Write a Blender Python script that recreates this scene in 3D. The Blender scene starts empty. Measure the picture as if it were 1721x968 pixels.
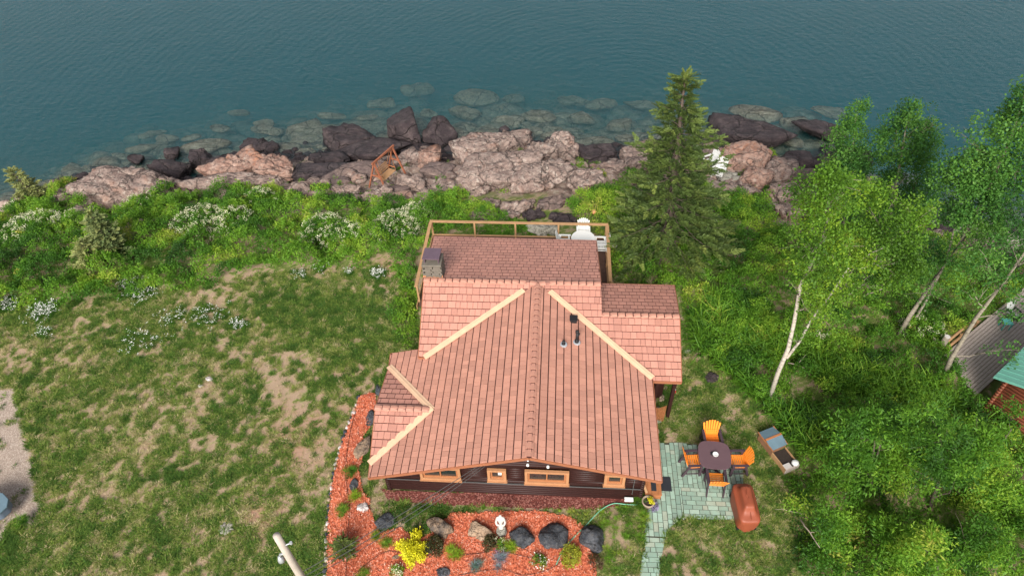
import bpy, bmesh, math, random
import numpy as np
from mathutils import Vector, Matrix, Euler
random.seed(7); RNG = np.random.default_rng(11)
S = bpy.context.scene
COL = S.collection
R = math.radians
# ------------------------------------------------------------------ camera
CAMH, FPX = 25.0, 1153.0
PIT, YAW, ROL = R(45), math.atan(.089), -.038
fw = np.array([-math.sin(YAW)*math.cos(PIT), math.cos(YAW)*math.cos(PIT), -math.sin(PIT)])
_r0 = np.array([math.cos(YAW), math.sin(YAW), 0.]); _d0 = -np.cross(_r0, fw)
rt = _r0*math.cos(ROL)-_d0*math.sin(ROL); up = -(_r0*math.sin(ROL)+_d0*math.cos(ROL))
cam_d = bpy.data.cameras.new("camera"); cam = bpy.data.objects.new("camera", cam_d); COL.objects.link(cam)
M3 = Matrix((rt, up, -fw)).transposed()
cam.matrix_world = Matrix.Translation((0, 0, CAMH)) @ M3.to_4x4()
cam_d.sensor_width = 36; cam_d.lens = FPX/1721*36; cam_d.clip_end = 5000; cam_d.clip_start = .5
S.camera = cam
# ------------------------------------------------------------------ world + sun
SUN_EL, SUN_AZ = R(36), R(186)      # azimuth clockwise from +Y, behind the camera
w = bpy.data.worlds.new("World"); S.world = w; w.use_nodes = True
nt = w.node_tree; nt.nodes.clear()
sky = nt.nodes.new("ShaderNodeTexSky"); sky.sky_type = 'NISHITA'; sky.sun_disc = False
sky.sun_elevation = SUN_EL; sky.sun_rotation = SUN_AZ; sky.air_density = 1.0; sky.dust_density = 3.0; sky.ozone_density = 1.0
hs = nt.nodes.new("ShaderNodeHueSaturation"); hs.inputs['Saturation'].default_value = .30
bg = nt.nodes.new("ShaderNodeBackground"); bg.inputs['Strength'].default_value = .075
wo = nt.nodes.new("ShaderNodeOutputWorld")
nt.links.new(sky.outputs[0], hs.inputs['Color']); nt.links.new(hs.outputs[0], bg.inputs[0]); nt.links.new(bg.outputs[0], wo.inputs[0])
sl = bpy.data.lights.new("sun", 'SUN'); sl.energy = 2.5; sl.angle = R(26); sl.color = (1, .955, .88)
so = bpy.data.objects.new("sun", sl); COL.objects.link(so)
sdir = Vector((math.sin(SUN_AZ)*math.cos(SUN_EL), math.cos(SUN_AZ)*math.cos(SUN_EL), math.sin(SUN_EL)))
so.rotation_euler = sdir.to_track_quat('Z', 'Y').to_euler()
S.view_settings.view_transform = 'Standard'; S.view_settings.look = 'None'; S.view_settings.gamma = 1
S.view_settings.exposure = 1.12
S.cycles.max_bounces = 6; S.cycles.diffuse_bounces = 3; S.cycles.transparent_max_bounces = 12; S.cycles.volume_bounces = 1
S.cycles.use_denoising = True

# ------------------------------------------------------------------ geometry of the view -> world places
def ray(px, py): return fw + rt*(px-860.5)/FPX + up*(484-py)/FPX
def at(px, py, z=0.):
    q = ray(px, py); t = (z-CAMH)/q[2]; return np.array([0, 0, CAMH])+q*t
def onY(px, py, Y):
    q = ray(px, py); return np.array([0, 0, CAMH])+q*(Y/q[1])
# ------------------------------------------------------------------ noise
def _h(ix, iy, iz, seed):
    n = (ix*374761393 + iy*668265263 + iz*2147483647 + seed*1274126177) & 0xffffffff
    n = ((n ^ (n >> 13))*1274126177) & 0xffffffff
    n = ((n ^ (n >> 16))*2246822519) & 0xffffffff
    return ((n ^ (n >> 15)) & 0xffff)/65535.
def vn(x, y, z=0., seed=0):
    x = np.asarray(x, float); y = np.asarray(y, float); z = np.zeros_like(x)+z
    ix, iy, iz = np.floor(x).astype(np.int64), np.floor(y).astype(np.int64), np.floor(z).astype(np.int64)
    a, b, c = x-ix, y-iy, z-iz
    a, b, c = a*a*(3-2*a), b*b*(3-2*b), c*c*(3-2*c)
    def L(dz):
        p = _h(ix, iy, iz+dz, seed)*(1-a)+_h(ix+1, iy, iz+dz, seed)*a
        q = _h(ix, iy+1, iz+dz, seed)*(1-a)+_h(ix+1, iy+1, iz+dz, seed)*a
        return p*(1-b)+q*b
    return L(0)*(1-c)+L(1)*c
def fbm(x, y, sc, seed=0, o=4, z=0.):
    x = np.asarray(x, float); s = 0; a = 1; t = 0
    for i in range(o):
        s = s+a*vn(x*2**i/sc, np.asarray(y)*2**i/sc, np.asarray(z)*2**i/sc, seed+i*17); t += a; a *= .55
    return s/t
def sstep(a, b, x):
    t = np.clip((x-a)/(b-a), 0, 1); return t*t*(3-2*t)
# ------------------------------------------------------------------ terrain
WATER = -4.0
_sh = [(-80, 372), (0, 352), (40, 336), (100, 312), (150, 312), (200, 300), (270, 304), (330, 300), (380, 282), (420, 268), (480, 264), (540, 262),
       (640, 256), (700, 256), (760, 262), (800, 244), (860, 236), (890, 244), (935, 240), (975, 262), (1040, 266), (1090, 250), (1200, 246), (1260, 262), (1300, 282),
       (1345, 286), (1400, 262), (1440, 276), (1480, 320), (1560, 390), (1640, 402), (1721, 405), (1850, 402)]
_sh = np.array([at(x, y, WATER)[:2] for x, y in _sh])
_bk = [(-200, 530), (0, 520), (100, 508), (250, 492), (420, 462), (560, 452), (690, 442), (760, 420), (1000, 430), (1100, 480), (1200, 510), (1400, 540), (1600, 560), (1721, 560), (1900, 560)]
_bk = np.array([at(x, y, 0)[:2] for x, y in _bk])
_RS = np.random.default_rng(5)
CELLS = np.stack([_RS.uniform(-48, 44, 900), _RS.uniform(26, 50, 900)], 1)
CELLS_H = _RS.uniform(-.35, .45, 900)
def tz(x, y, rough=False):
    x = np.asarray(x, float); y = np.asarray(y, float)
    ys = np.interp(x, _sh[:, 0], _sh[:, 1]); yb = np.interp(x, _bk[:, 0], _bk[:, 1])
    t = (y-yb)/(ys-yb)
    land = -4.0*np.clip(t, 0, 1)**1.25 + .55*np.sin(np.clip(t, 0, 1)*math.pi)
    d = y-ys
    sea = WATER-.25*d
    sea = np.where(sea < -14, -14+(sea+14)*.02, sea)
    z = np.where(t < 1, land, sea)
    if rough:
        wr = sstep(.38, .6, t)*(1-sstep(3., 9., d))
        out = np.zeros_like(z); m = (wr > 0) & (np.abs(x) < 60)
        xm, ym = x[m]+.5*fbm(x[m], y[m], 1.1, 3), y[m]+.5*fbm(x[m], y[m], 1.1, 4)
        F1 = np.full(xm.shape, 9e9); F2 = F1.copy(); Hc = np.zeros(xm.shape)
        u1 = (CELLS[:, 0]*.75+CELLS[:, 1]*.35); v1 = (CELLS[:, 1]-.35*CELLS[:, 0])
        um, vm = xm*.75+ym*.35, ym-.35*xm
        order = np.argsort(u1); us = u1[order]
        for k in order:
            s_ = np.abs(um-u1[k]) < 4
            dd = (um[s_]-u1[k])**2+(vm[s_]-v1[k])**2
            f1, f2 = F1[s_], F2[s_]
            nf2 = np.where(dd < f1, f1, np.minimum(f2, dd)); Hs = Hc[s_]
            Hs = np.where(dd < f1, CELLS_H[k], Hs)
            F1[s_] = np.minimum(f1, dd); F2[s_] = nf2; Hc[s_] = Hs
        e = np.sqrt(F2)-np.sqrt(F1)
        dome = np.minimum(e/.9, 1)**.45
        out[m] = (dome*.8-.75+Hc)*wr[m]+.3*(fbm(xm, ym, .8, 8)-.5)*wr[m]
        z = z+out*np.where(d[()] > 0, .8, 1.)
        z = z+np.where(t < .5, .05*(fbm(x, y, 1.5, 21)-.5), 0)
    return z
def ground(px, py, dz=0.):
    z = 0.
    for _ in range(40):
        p = at(px, py, z); z = .5*z+.5*(float(tz(p[0], p[1]))+dz)
    p = at(px, py, z); return p
def ppm(p):     # pixels per metre (full-size photo) at a world point
    return FPX/float((np.asarray(p)-np.array([0, 0, CAMH]))@fw)

# ------------------------------------------------------------------ object helpers
def tag(o, label=None, cat=None, group=None, kind=None):
    for k, v in (('label', label), ('category', cat), ('group', group), ('kind', kind)):
        if v: o[k] = v
    return o
def link(name, me, parent=None, mat=None):
    o = bpy.data.objects.new(name, me); COL.objects.link(o)
    if parent: o.parent = parent
    if mat and me is not None and len(me.materials) == 0: me.materials.append(mat)
    return o
def thing(name, label, cat, loc=(0, 0, 0), rz=0, group=None):
    o = bpy.data.objects.new(name, None); COL.objects.link(o); o.location = loc; o.rotation_euler = (0, 0, rz)
    o.empty_display_size = .2
    return tag(o, label, cat, group)
def mesh(name, V, F, smooth=False):
    me = bpy.data.meshes.new(name); me.from_pydata([tuple(map(float, v)) for v in V], [], [list(map(int, f)) for f in F]); me.update()
    if smooth: me.polygons.foreach_set('use_smooth', [True]*len(me.polygons))
    return me
def npmesh(name, V, F, smooth=False):      # F: (n,k) array
    me = bpy.data.meshes.new(name); V = np.asarray(V, np.float32); F = np.asarray(F, np.int32); k = F.shape[1]
    me.vertices.add(len(V)); me.vertices.foreach_set('co', V.ravel())
    me.loops.add(F.size); me.loops.foreach_set('vertex_index', F.ravel())
    me.polygons.add(len(F)); me.polygons.foreach_set('loop_start', np.arange(0, F.size, k, dtype=np.int32))
    if smooth: me.polygons.foreach_set('use_smooth', np.ones(len(F), bool))
    me.update(calc_edges=True); return me
class MB:       # collects simple solids, builds one mesh object
    def __init__(s): s.V = []; s.F = []
    def add(s, V, F):
        n = len(s.V); s.V += [tuple(v) for v in V]; s.F += [[i+n for i in f] for f in F]; return s
    def box(s, c, d, rz=0, ry=0, rx=0, taper=1.):
        m = Euler((rx, ry, rz)).to_matrix(); V = []
        for z in (-1, 1):
            k = taper if z > 0 else 1
            for x, y in ((-1, -1), (1, -1), (1, 1), (-1, 1)):
                V.append(m @ Vector((x*k*d[0]/2, y*k*d[1]/2, z*d[2]/2))+Vector(c))
        return s.add(V, [(0, 3, 2, 1), (4, 5, 6, 7), (0, 1, 5, 4), (1, 2, 6, 5), (2, 3, 7, 6), (3, 0, 4, 7)])
    def bar(s, a, b, w, h=None, upv=(0, 0, 1)):
        a, b = Vector(a), Vector(b); h = h or w; d = (b-a).normalized(); u = Vector(upv)
        sx = d.cross(u)
        if sx.length < 1e-3: sx = d.cross(Vector((1, 0, 0)))
        sx.normalize(); u = sx.cross(d); V = []
        for p in (a, b):
            for i, j in ((-1, -1), (1, -1), (1, 1), (-1, 1)): V.append(p+sx*i*w/2+u*j*h/2)
        return s.add(V, [(0, 3, 2, 1), (4, 5, 6, 7), (0, 1, 5, 4), (1, 2, 6, 5), (2, 3, 7, 6), (3, 0, 4, 7)])
    def tube(s, P, Rr, n=8, cap=True):
        P = [Vector(p) for p in P]
        if not hasattr(Rr, '__len__'): Rr = [Rr]*len(P)
        V = []; F = []; ref = Vector((.13, .21, 1)).normalized()
        for i, p in enumerate(P):
            d = (P[min(i+1, len(P)-1)]-P[max(i-1, 0)]).normalized()
            x = d.cross(ref)
            if x.length < .05: x = d.cross(Vector((1, 0, 0)))
            x.normalize(); y = d.cross(x)
            for k in range(n):
                a = 2*math.pi*k/n; V.append(p+(x*math.cos(a)+y*math.sin(a))*Rr[i])
        for i in range(len(P)-1):
            for k in range(n):
                F.append((i*n+k, i*n+(k+1) % n, (i+1)*n+(k+1) % n, (i+1)*n+k))
        if cap: F.append(tuple(range(n))[::-1]); F.append(tuple((len(P)-1)*n+k for k in range(n)))
        return s.add(V, F)
    def lathe(s, prof, c=(0, 0, 0), n=16, sx=1., sy=1.):
        V = []; F = []
        for r, z in prof:
            for k in range(n):
                a = 2*math.pi*k/n; V.append((c[0]+r*math.cos(a)*sx, c[1]+r*math.sin(a)*sy, c[2]+z))
        for i in range(len(prof)-1):
            for k in range(n): F.append((i*n+k, i*n+(k+1) % n, (i+1)*n+(k+1) % n, (i+1)*n+k))
        F.append(tuple(range(n))[::-1]); F.append(tuple((len(prof)-1)*n+k for k in range(n)))
        return s.add(V, F)
    def prism(s, poly, z0, z1):      # poly of plan points; z0/z1 numbers or functions
        n = len(poly); f0 = z0 if callable(z0) else (lambda x, y: z0); f1 = z1 if callable(z1) else (lambda x, y: z1)
        A = sum(poly[i][0]*poly[(i+1) % n][1]-poly[(i+1) % n][0]*poly[i][1] for i in range(n))
        if A < 0: poly = poly[::-1]
        V = [(x, y, f0(x, y)) for x, y in poly]+[(x, y, f1(x, y)) for x, y in poly]
        F = [tuple(range(n))[::-1], tuple(range(n, 2*n))]+[(i, (i+1) % n, (i+1) % n+n, i+n) for i in range(n)]
        return s.add(V, F)
    def build(s, name, mat, parent=None, smooth=False, bevel=0):
        me = mesh(name, s.V, s.F, smooth); o = link(name, me, parent, mat)
        if bevel:
            m = o.modifiers.new('b', 'BEVEL'); m.width = bevel; m.segments = 2; m.limit_method = 'ANGLE'
        return o
def copy_tree(o, parent=None):
    kids = [c for c in COL.objects if c.parent == o]
    c = o.copy(); COL.objects.link(c)
    if parent: c.parent = parent
    for k in kids: copy_tree(k, c)
    return c
def clip_rect(poly, ax, bx):     # poly in (u,v); rect ax=(u0,v0), bx=(u1,v1)
    def cl(P, f, inter):
        out = []
        for i in range(len(P)):
            a, b = P[i-1], P[i]; fa, fb = f(a), f(b)
            if (fa >= 0) != (fb >= 0):
                t = fa/(fa-fb); out.append((a[0]+(b[0]-a[0])*t, a[1]+(b[1]-a[1])*t))
            if fb >= 0: out.append(b)
        return out
    for f in (lambda p: p[0]-ax[0], lambda p: bx[0]-p[0], lambda p: p[1]-ax[1], lambda p: bx[1]-p[1]):
        poly = cl(poly, f, None)
        if len(poly) < 3: return []
    return poly
def parea(P): return abs(sum(P[i-1][0]*P[i][1]-P[i][0]*P[i-1][1] for i in range(len(P))))/2
def inpoly(P, x, y):
    P = np.asarray(P); c = np.zeros(x.shape, bool); n = len(P)
    for i in range(n):
        x1, y1 = P[i-1][:2]; x2, y2 = P[i][:2]
        if y1 == y2: continue
        c ^= ((y1 > y) != (y2 > y)) & (x < (x2-x1)*(y-y1)/(y2-y1)+x1)
    return c

# ------------------------------------------------------------------ materials
class NT:
    def __init__(s, name):
        s.m = bpy.data.materials.new(name); s.m.use_nodes = True; s.t = s.m.node_tree; s.t.nodes.clear()
        s.out = s.n('ShaderNodeOutputMaterial')
    def n(s, ty, **kw):
        nd = s.t.nodes.new(ty)
        for k, v in kw.items():
            if k.startswith('i_'):
                key = k[2:].replace('_', ' '); nd.inputs[key].default_value = v
            else: setattr(nd, k, v)
        return nd
    def l(s, a, b): s.t.links.new(a, b)
    def coord(s, kind='Object'):
        if not hasattr(s, 'tc'): s.tc = s.n('ShaderNodeTexCoord')
        return s.tc.outputs[kind]
    def geo(s):
        if not hasattr(s, 'gg'): s.gg = s.n('ShaderNodeNewGeometry')
        return s.gg.outputs['Position']
    def noise(s, scale, detail=4, rough=.55, vec=None, dist=0):
        nd = s.n('ShaderNodeTexNoise'); nd.inputs['Scale'].default_value = scale; nd.inputs['Detail'].default_value = detail
        nd.inputs['Roughness'].default_value = rough; nd.inputs['Distortion'].default_value = dist
        s.l(vec if vec is not None else s.geo(), nd.inputs['Vector']); return nd.outputs[0]
    def vor(s, scale, feature='F1', vec=None, out=0, rand=1.):
        nd = s.n('ShaderNodeTexVoronoi'); nd.feature = feature; nd.inputs['Scale'].default_value = scale; nd.inputs['Randomness'].default_value = rand
        s.l(vec if vec is not None else s.geo(), nd.inputs['Vector']); return nd.outputs[out]
    def mapv(s, sc=(1, 1, 1), rot=(0, 0, 0), vec=None):
        nd = s.n('ShaderNodeMapping'); nd.inputs['Scale'].default_value = sc; nd.inputs['Rotation'].default_value = rot
        s.l(vec if vec is not None else s.geo(), nd.inputs['Vector']); return nd.outputs[0]
    def ramp(s, fac, stops, interp='LINEAR'):
        nd = s.n('ShaderNodeValToRGB'); cr = nd.color_ramp; cr.interpolation = interp
        while len(cr.elements) < len(stops): cr.elements.new(.5)
        for e, (p, c) in zip(cr.elements, stops):
            e.position = p; e.color = (*c, 1) if hasattr(c, '__len__') else (c, c, c, 1)
        s.l(fac, nd.inputs[0]); return nd.outputs[0]
    def mix(s, fac, a, b, mode='MIX'):
        nd = s.n('ShaderNodeMix', data_type='RGBA', blend_type=mode)
        for v, i in ((fac, 0), (a, 6), (b, 7)):
            if hasattr(v, 'is_output') or isinstance(v, bpy.types.NodeSocket): s.l(v, nd.inputs[i])
            elif i == 0: nd.inputs[0].default_value = v
            else: nd.inputs[i].default_value = (*v, 1)
        return nd.outputs[2]
    def math(s, op, a, b=0., clamp=False):
        nd = s.n('ShaderNodeMath', operation=op, use_clamp=clamp)
        for i, v in enumerate((a, b)):
            if isinstance(v, bpy.types.NodeSocket): s.l(v, nd.inputs[i])
            else: nd.inputs[i].default_value = v
        return nd.outputs[0]
    def attr(s, name, ty='GEOMETRY', out='Fac'):
        nd = s.n('ShaderNodeAttribute', attribute_name=name, attribute_type=ty); return nd.outputs[out]
    def bump(s, h, st=.5, dist=.02, nrm=None):
        nd = s.n('ShaderNodeBump'); nd.inputs['Strength'].default_value = st; nd.inputs['Distance'].default_value = dist
        s.l(h, nd.inputs['Height'])
        if nrm is not None: s.l(nrm, nd.inputs['Normal'])
        return nd.outputs[0]
    def fin(s, col, rough=.8, nrm=None, spec=.3, metal=0., sub=None):
        b = s.n('ShaderNodeBsdfPrincipled')
        if isinstance(col, bpy.types.NodeSocket): s.l(col, b.inputs['Base Color'])
        else: b.inputs['Base Color'].default_value = (*col, 1)
        if isinstance(rough, bpy.types.NodeSocket): s.l(rough, b.inputs['Roughness'])
        else: b.inputs['Roughness'].default_value = rough
        b.inputs['Specular IOR Level'].default_value = spec; b.inputs['Metallic'].default_value = metal
        if nrm is not None: s.l(nrm, b.inputs['Normal'])
        s.l(b.outputs[0], s.out.inputs['Surface']); return s.m
def simple(name, col, rough=.7, var=.25, scale=6, spec=.3, metal=0., bump=.15, bs=60):
    t = NT(name); n = t.noise(scale, 5)
    n2 = t.noise(bs, 3)
    c = t.mix(n, tuple(v*(1-var) for v in col), tuple(min(1, v*(1+var)) for v in col))
    return t.fin(c, rough, t.bump(n2, bump, .01), spec, metal)
M = {}
def mat_roof(name, base, grain='x'):
    t = NT(name)
    tv = t.attr('tv')
    c = t.ramp(tv, [(0, tuple(v*.86 for v in base)), (.5, base), (1, tuple(min(1, v*1.12) for v in base))])
    sc = (1, 9, 1) if grain == 'x' else (9, 1, 1)
    g = t.noise(7, 3, .6, t.mapv(sc))
    c = t.mix(.38, c, t.ramp(g, [(.3, (.62, .62, .62)), (.7, (1.1, 1.1, 1.1))]), 'MULTIPLY')
    d = t.noise(1.3, 5, .65)
    c = t.mix(t.ramp(d, [(.45, 0.), (.75, .45)]), c, tuple(v*f for v, f in zip(base, (.72, .74, .8))))
    return t.fin(c, .5, t.bump(g, .35, .01), .4)
M['roof_y'] = mat_roof('roof_steel_shake_long', (.485, .235, .17), 'x')
M['roof_x'] = mat_roof('roof_steel_shake', (.52, .245, .185), 'y')
M['underlay_shade'] = simple('roof_gap_shade', (.055, .02, .018), .9)  # near-black slab colour stands in for the shadow under each tile butt
M['valley'] = simple('valley_metal', (.66, .44, .29), .45, .2, 3)
M['fascia'] = simple('fascia_paint', (.30, .115, .06), .5, .15)
M['log'] = None
t = NT('stained_log'); g = t.noise(5, 5, .6, t.mapv((1, 12, 12))); c = t.ramp(g, [(.3, (.017, .006, .005)), (.6, (.034, .010, .008)), (.85, (.07, .022, .017))])
M['log'] = t.fin(c, .55, t.bump(g, .3, .01), .3)
t = NT('stained_log_side'); g = t.noise(5, 5, .6, t.mapv((12, 1, 12))); c = t.ramp(g, [(.3, (.017, .006, .005)), (.6, (.034, .010, .008)), (.85, (.07, .022, .017))])
M['logs'] = t.fin(c, .55, t.bump(g, .3, .01), .3)
M['trim'] = simple('window_trim', (.40, .195, .095), .55, .15)
M['trim2'] = simple('window_sash', (.35, .14, .06), .55, .15)
M['glass'] = None
t = NT('dark_glass'); b = t.n('ShaderNodeBsdfPrincipled'); b.inputs['Base Color'].default_value = (.02, .025, .025, 1); b.inputs['Roughness'].default_value = .06; b.inputs['Specular IOR Level'].default_value = .8; t.l(b.outputs[0], t.out.inputs[0]); M['glass'] = t.m
M['white'] = simple('white_paint', (.72, .72, .70), .5, .06)
M['curtain'] = simple('curtain', (.5, .52, .5), .9, .1)
t = NT('weathered_deck_wood'); g = t.noise(6, 5, .6, t.mapv((1, 6, 6), (0, 0, .6))); c = t.ramp(g, [(.3, (.30, .24, .21)), (.6, (.52, .44, .39)), (.8, (.64, .57, .51))]); M['greywood'] = t.fin(c, .85, t.bump(g, .3, .01))
M['railwood'] = simple('rail_wood', (.38, .22, .11), .7, .3, 3)
M['deckboard'] = simple('deck_board', (.085, .045, .032), .75, .4, 4)
M['cedar'] = simple('cedar_wood', (.36, .14, .055), .65, .35, 5)
M['mulch'] = None
t = NT('red_mulch'); v = t.vor(26, vec=t.mapv((1, .55, 1), (0, 0, .5)), out=1); n = t.noise(60, 3); k = t.noise(.8, 4)
sp = t.n('ShaderNodeSeparateColor'); t.l(v, sp.inputs[0])
c = t.ramp(sp.outputs[0], [(0, (.30, .06, .028)), (.5, (.56, .145, .07)), (.85, (.64, .20, .11)), (1, (.72, .36, .26))])
c = t.mix(t.ramp(k, [(.5, 0.), (.8, .45)]), c, (.30, .07, .045))
M['mulch'] = t.fin(c, .9, t.bump(v, .6, .03))
M['mulch_shade'] = None  # mulch along the wall, house shadow painted into its dark brown
t = NT('shaded_brown_mulch'); v = t.vor(24, out=1); sp = t.n('ShaderNodeSeparateColor'); t.l(v, sp.inputs[0])
c = t.ramp(sp.outputs[0], [(0, (.07, .018, .014)), (.6, (.17, .045, .034)), (1, (.34, .15, .12))]); M['mulch_shade'] = t.fin(c, .9, t.bump(v, .6, .03))
t = NT('mulch_chip'); tn = t.attr('tint', 'INSTANCER'); c = t.ramp(tn, [(0, (.30, .06, .03)), (.5, (.58, .155, .075)), (.85, (.66, .23, .13)), (1, (.76, .46, .36))]); M['chip'] = t.fin(c, .85)
t = NT('green_paver'); tv = t.attr('tv'); n = t.noise(5, 5); n2 = t.noise(45, 4)
c = t.ramp(tv, [(0, (.20, .29, .235)), (.5, (.27, .39, .31)), (.8, (.34, .47, .385)), (1, (.34, .37, .29))])
c = t.mix(t.ramp(n, [(.4, 0.), (.75, .45)]), c, (.25, .25, .19)); c = t.mix(.35, c, t.ramp(n2, [(.3, (.55, .55, .55)), (.7, (1.15, 1.15, 1.15))]), 'MULTIPLY')
M['paver'] = t.fin(c, .85, t.bump(n2, .3, .01))
M['joint'] = simple('paver_joint', (.05, .045, .03), .95, .4, 10)
M['orange'] = simple('orange_plastic', (.90, .27, .03), .45, .06, 3, .4, bump=.03)
M['darkplastic'] = simple('dark_brown_plastic', (.055, .035, .045), .5, .12, 3)
M['tabletop'] = simple('tabletop_plastic', (.11, .065, .075), .5, .1, 3)
M['black'] = simple('black_metal', (.015, .015, .017), .5, .2)
M['rubber'] = simple('rubber_mat', (.022, .024, .03), .8, .25, 8)
M['cover'] = simple('grill_cover', (.25, .062, .030), .5, .12, 3, .35, bump=.25, bs=9)
M['slate'] = simple('blue_felt_roof', (.11, .17, .21), .8, .2, 4)
M['greenroof'] = simple('green_metal_roof', (.13, .34, .27), .4, .12, 2, .5)
M['pole'] = simple('weathered_pole', (.42, .36, .31), .85, .25, 3, bump=.4, bs=25)
M['galv'] = simple('galvanised', (.45, .47, .5), .4, .1, metal=.4)
M['wire'] = simple('wire_grey', (.10, .10, .10), .5)
M['hose'] = simple('green_hose', (.16, .42, .28), .45, .1)
M['chimstone'] = simple('chimney_stone', (.13, .115, .095), .9, .5, 5)
M['caps'] = simple('cap_metal', (.115, .075, .10), .4, .2, 4, .5)
M['copper'] = simple('flashing', (.62, .27, .13), .4, .12)
M['statue'] = simple('pale_stone', (.52, .48, .45), .85, .14, 14, bump=.4, bs=30)
M['terracotta'] = simple('pot_clay', (.30, .23, .17), .85, .2)
M['soil'] = simple('soil', (.035, .025, .02), .95, .5, 12)
M['gravelgrey'] = None
def mat_rock(name, stops, orange=0., lichen=0., rough=.85, bst=.7, sc=1.):
    t = NT(name); n = t.noise(1.3*sc, 8, .65); n2 = t.noise(5.5*sc, 6, .75); v = t.vor(7*sc)
    c = t.ramp(n, stops)
    c = t.mix(.85, c, t.ramp(n2, [(.34, (.35, .33, .33)), (.47, (.88, .87, .86)), (.6, (1.1, 1.1, 1.1)), (.72, (1.7, 1.68, 1.62))]), 'MULTIPLY')
    if lichen:
        l1 = t.noise(3.6*sc, 7, .82, dist=.4); c = t.mix(t.math('MULTIPLY', t.ramp(l1, [(.53, 0.), (.63, .8)]), lichen), c, (.52, .46, .40))
        l2 = t.noise(3.1*sc, 6, .7, t.mapv((1, 1, 1.3), (.5, .2, 1))); c = t.mix(t.math('MULTIPLY', t.ramp(l2, [(.55, 0.), (.61, 1.)]), lichen*.9), c, (.07, .055, .05))
    if orange:
        o1 = t.noise(.75*sc, 4, .6, t.mapv((1, 1, 1), (0, .4, .9))); c = t.mix(t.math('MULTIPLY', t.ramp(o1, [(.57, 0.), (.70, .8)]), orange), c, (.42, .17, .085))
    wv = t.n('ShaderNodeVectorMath', operation='ADD'); nz = t.n('ShaderNodeTexNoise'); nz.inputs['Scale'].default_value = 1.1*sc; nz.inputs['Detail'].default_value = 4; t.l(t.geo(), nz.inputs['Vector']); t.l(nz.outputs[1], wv.inputs[0]); t.l(t.mapv((.8, 1.3, 1)), wv.inputs[1])
    ve = t.vor(.62*sc, 'DISTANCE_TO_EDGE', wv.outputs[0]); ck = t.ramp(ve, [(0., 1.), (.028, 0.)])
    c = t.mix(t.math('MULTIPLY', ck, .65), c, (.04, .033, .03))
    h = t.math('SUBTRACT', t.math('ADD', t.math('MULTIPLY', n2, 1.), t.math('MULTIPLY', t.noise(22*sc, 4, .7), .5)), t.math('MULTIPLY', ck, 1.5))
    return t.fin(c, rough, t.bump(h, bst, .12), .3)
M['pinkrock'] = mat_rock('pink_lichen_rock', [(.3, (.18, .12, .105)), (.5, (.29, .21, .18)), (.7, (.38, .29, .25))], .3, .9)
M['orangerock'] = mat_rock('orange_lichen_rock', [(.3, (.24, .13, .10)), (.5, (.34, .21, .165)), (.7, (.42, .29, .24))], .9, .6)
M['darkrock'] = mat_rock('dark_shore_rock', [(.3, (.028, .021, .025)), (.5, (.06, .044, .048)), (.7, (.12, .09, .09))], 0, .12, .55, 1.)
M['rust'] = simple('rusty_wood', (.27, .095, .05), .75, .35, 6)
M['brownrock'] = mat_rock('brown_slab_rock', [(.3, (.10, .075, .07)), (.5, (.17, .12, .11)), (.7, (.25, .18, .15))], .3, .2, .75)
M['gardenrock'] = mat_rock('blue_grey_garden_rock', [(.3, (.035, .04, .05)), (.5, (.075, .083, .10)), (.7, (.16, .165, .18))], 0, .25, .7, .8, 2.2)
M['tanrock'] = mat_rock('tan_garden_rock', [(.3, (.30, .20, .13)), (.5, (.45, .32, .22)), (.7, (.56, .43, .32))], 0, .15, .85, .6, 2)
M['mixrock'] = mat_rock('brown_grey_garden_rock', [(.35, (.10, .09, .085)), (.5, (.24, .17, .12)), (.65, (.38, .26, .17))], 0, .2, .8, .6, 2)
M['whiterock'] = mat_rock('white_quartz_rock', [(.3, (.55, .47, .45)), (.6, (.78, .7, .68))], 0, 0, .7, .5, 2)
M['greyrock'] = mat_rock('pale_grey_rock', [(.3, (.27, .25, .21)), (.6, (.42, .4, .34))], 0, .4, .8, .6, 2)
M['seabould'] = mat_rock('algae_covered_boulder', [(.3, (.20, .18, .13)), (.5, (.38, .34, .25)), (.7, (.52, .47, .36))], 0, .3, .9, .8)
# leaves
def mat_leaf(name, stops, trans=.35, rough=.55):
    t = NT(name); tn = t.attr('tint', 'INSTANCER'); oi = t.n('ShaderNodeObjectInfo')
    c = t.ramp(tn, stops)
    rn = t.noise(9, 2); c = t.mix(.5, c, t.ramp(rn, [(.3, (.75, .76, .75)), (.7, (1.18, 1.15, 1.1))]), 'MULTIPLY')
    b = t.n('ShaderNodeBsdfPrincipled'); t.l(c, b.inputs['Base Color']); b.inputs['Roughness'].default_value = rough; b.inputs['Specular IOR Level'].default_value = .25
    tr = t.n('ShaderNodeBsdfTranslucent'); t.l(t.mix(.5, c, (1.1, 1.15, .55), 'MULTIPLY'), tr.inputs[0])
    mx = t.n('ShaderNodeMixShader'); mx.inputs[0].default_value = trans; t.l(b.outputs[0], mx.inputs[1]); t.l(tr.outputs[0], mx.inputs[2]); t.l(mx.outputs[0], t.out.inputs[0])
    return t.m
M['leaf'] = mat_leaf('shrub_leaf', [(0, (.022, .065, .012)), (.3, (.06, .17, .016)), (.6, (.15, .31, .025)), (.8, (.28, .42, .04)), (1, (.46, .42, .10))])
M['leafdark'] = mat_leaf('aspen_leaf', [(0, (.022, .075, .02)), (.5, (.06, .175, .03)), (1, (.15, .31, .05))])
M['leafbirch'] = mat_leaf('birch_leaf', [(0, (.04, .10, .012)), (.5, (.11, .235, .02)), (1, (.30, .42, .03))])
M['needle'] = mat_leaf('spruce_needle', [(0, (.03, .055, .016)), (.5, (.085, .13, .03)), (1, (.23, .28, .065))], .15)
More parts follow.
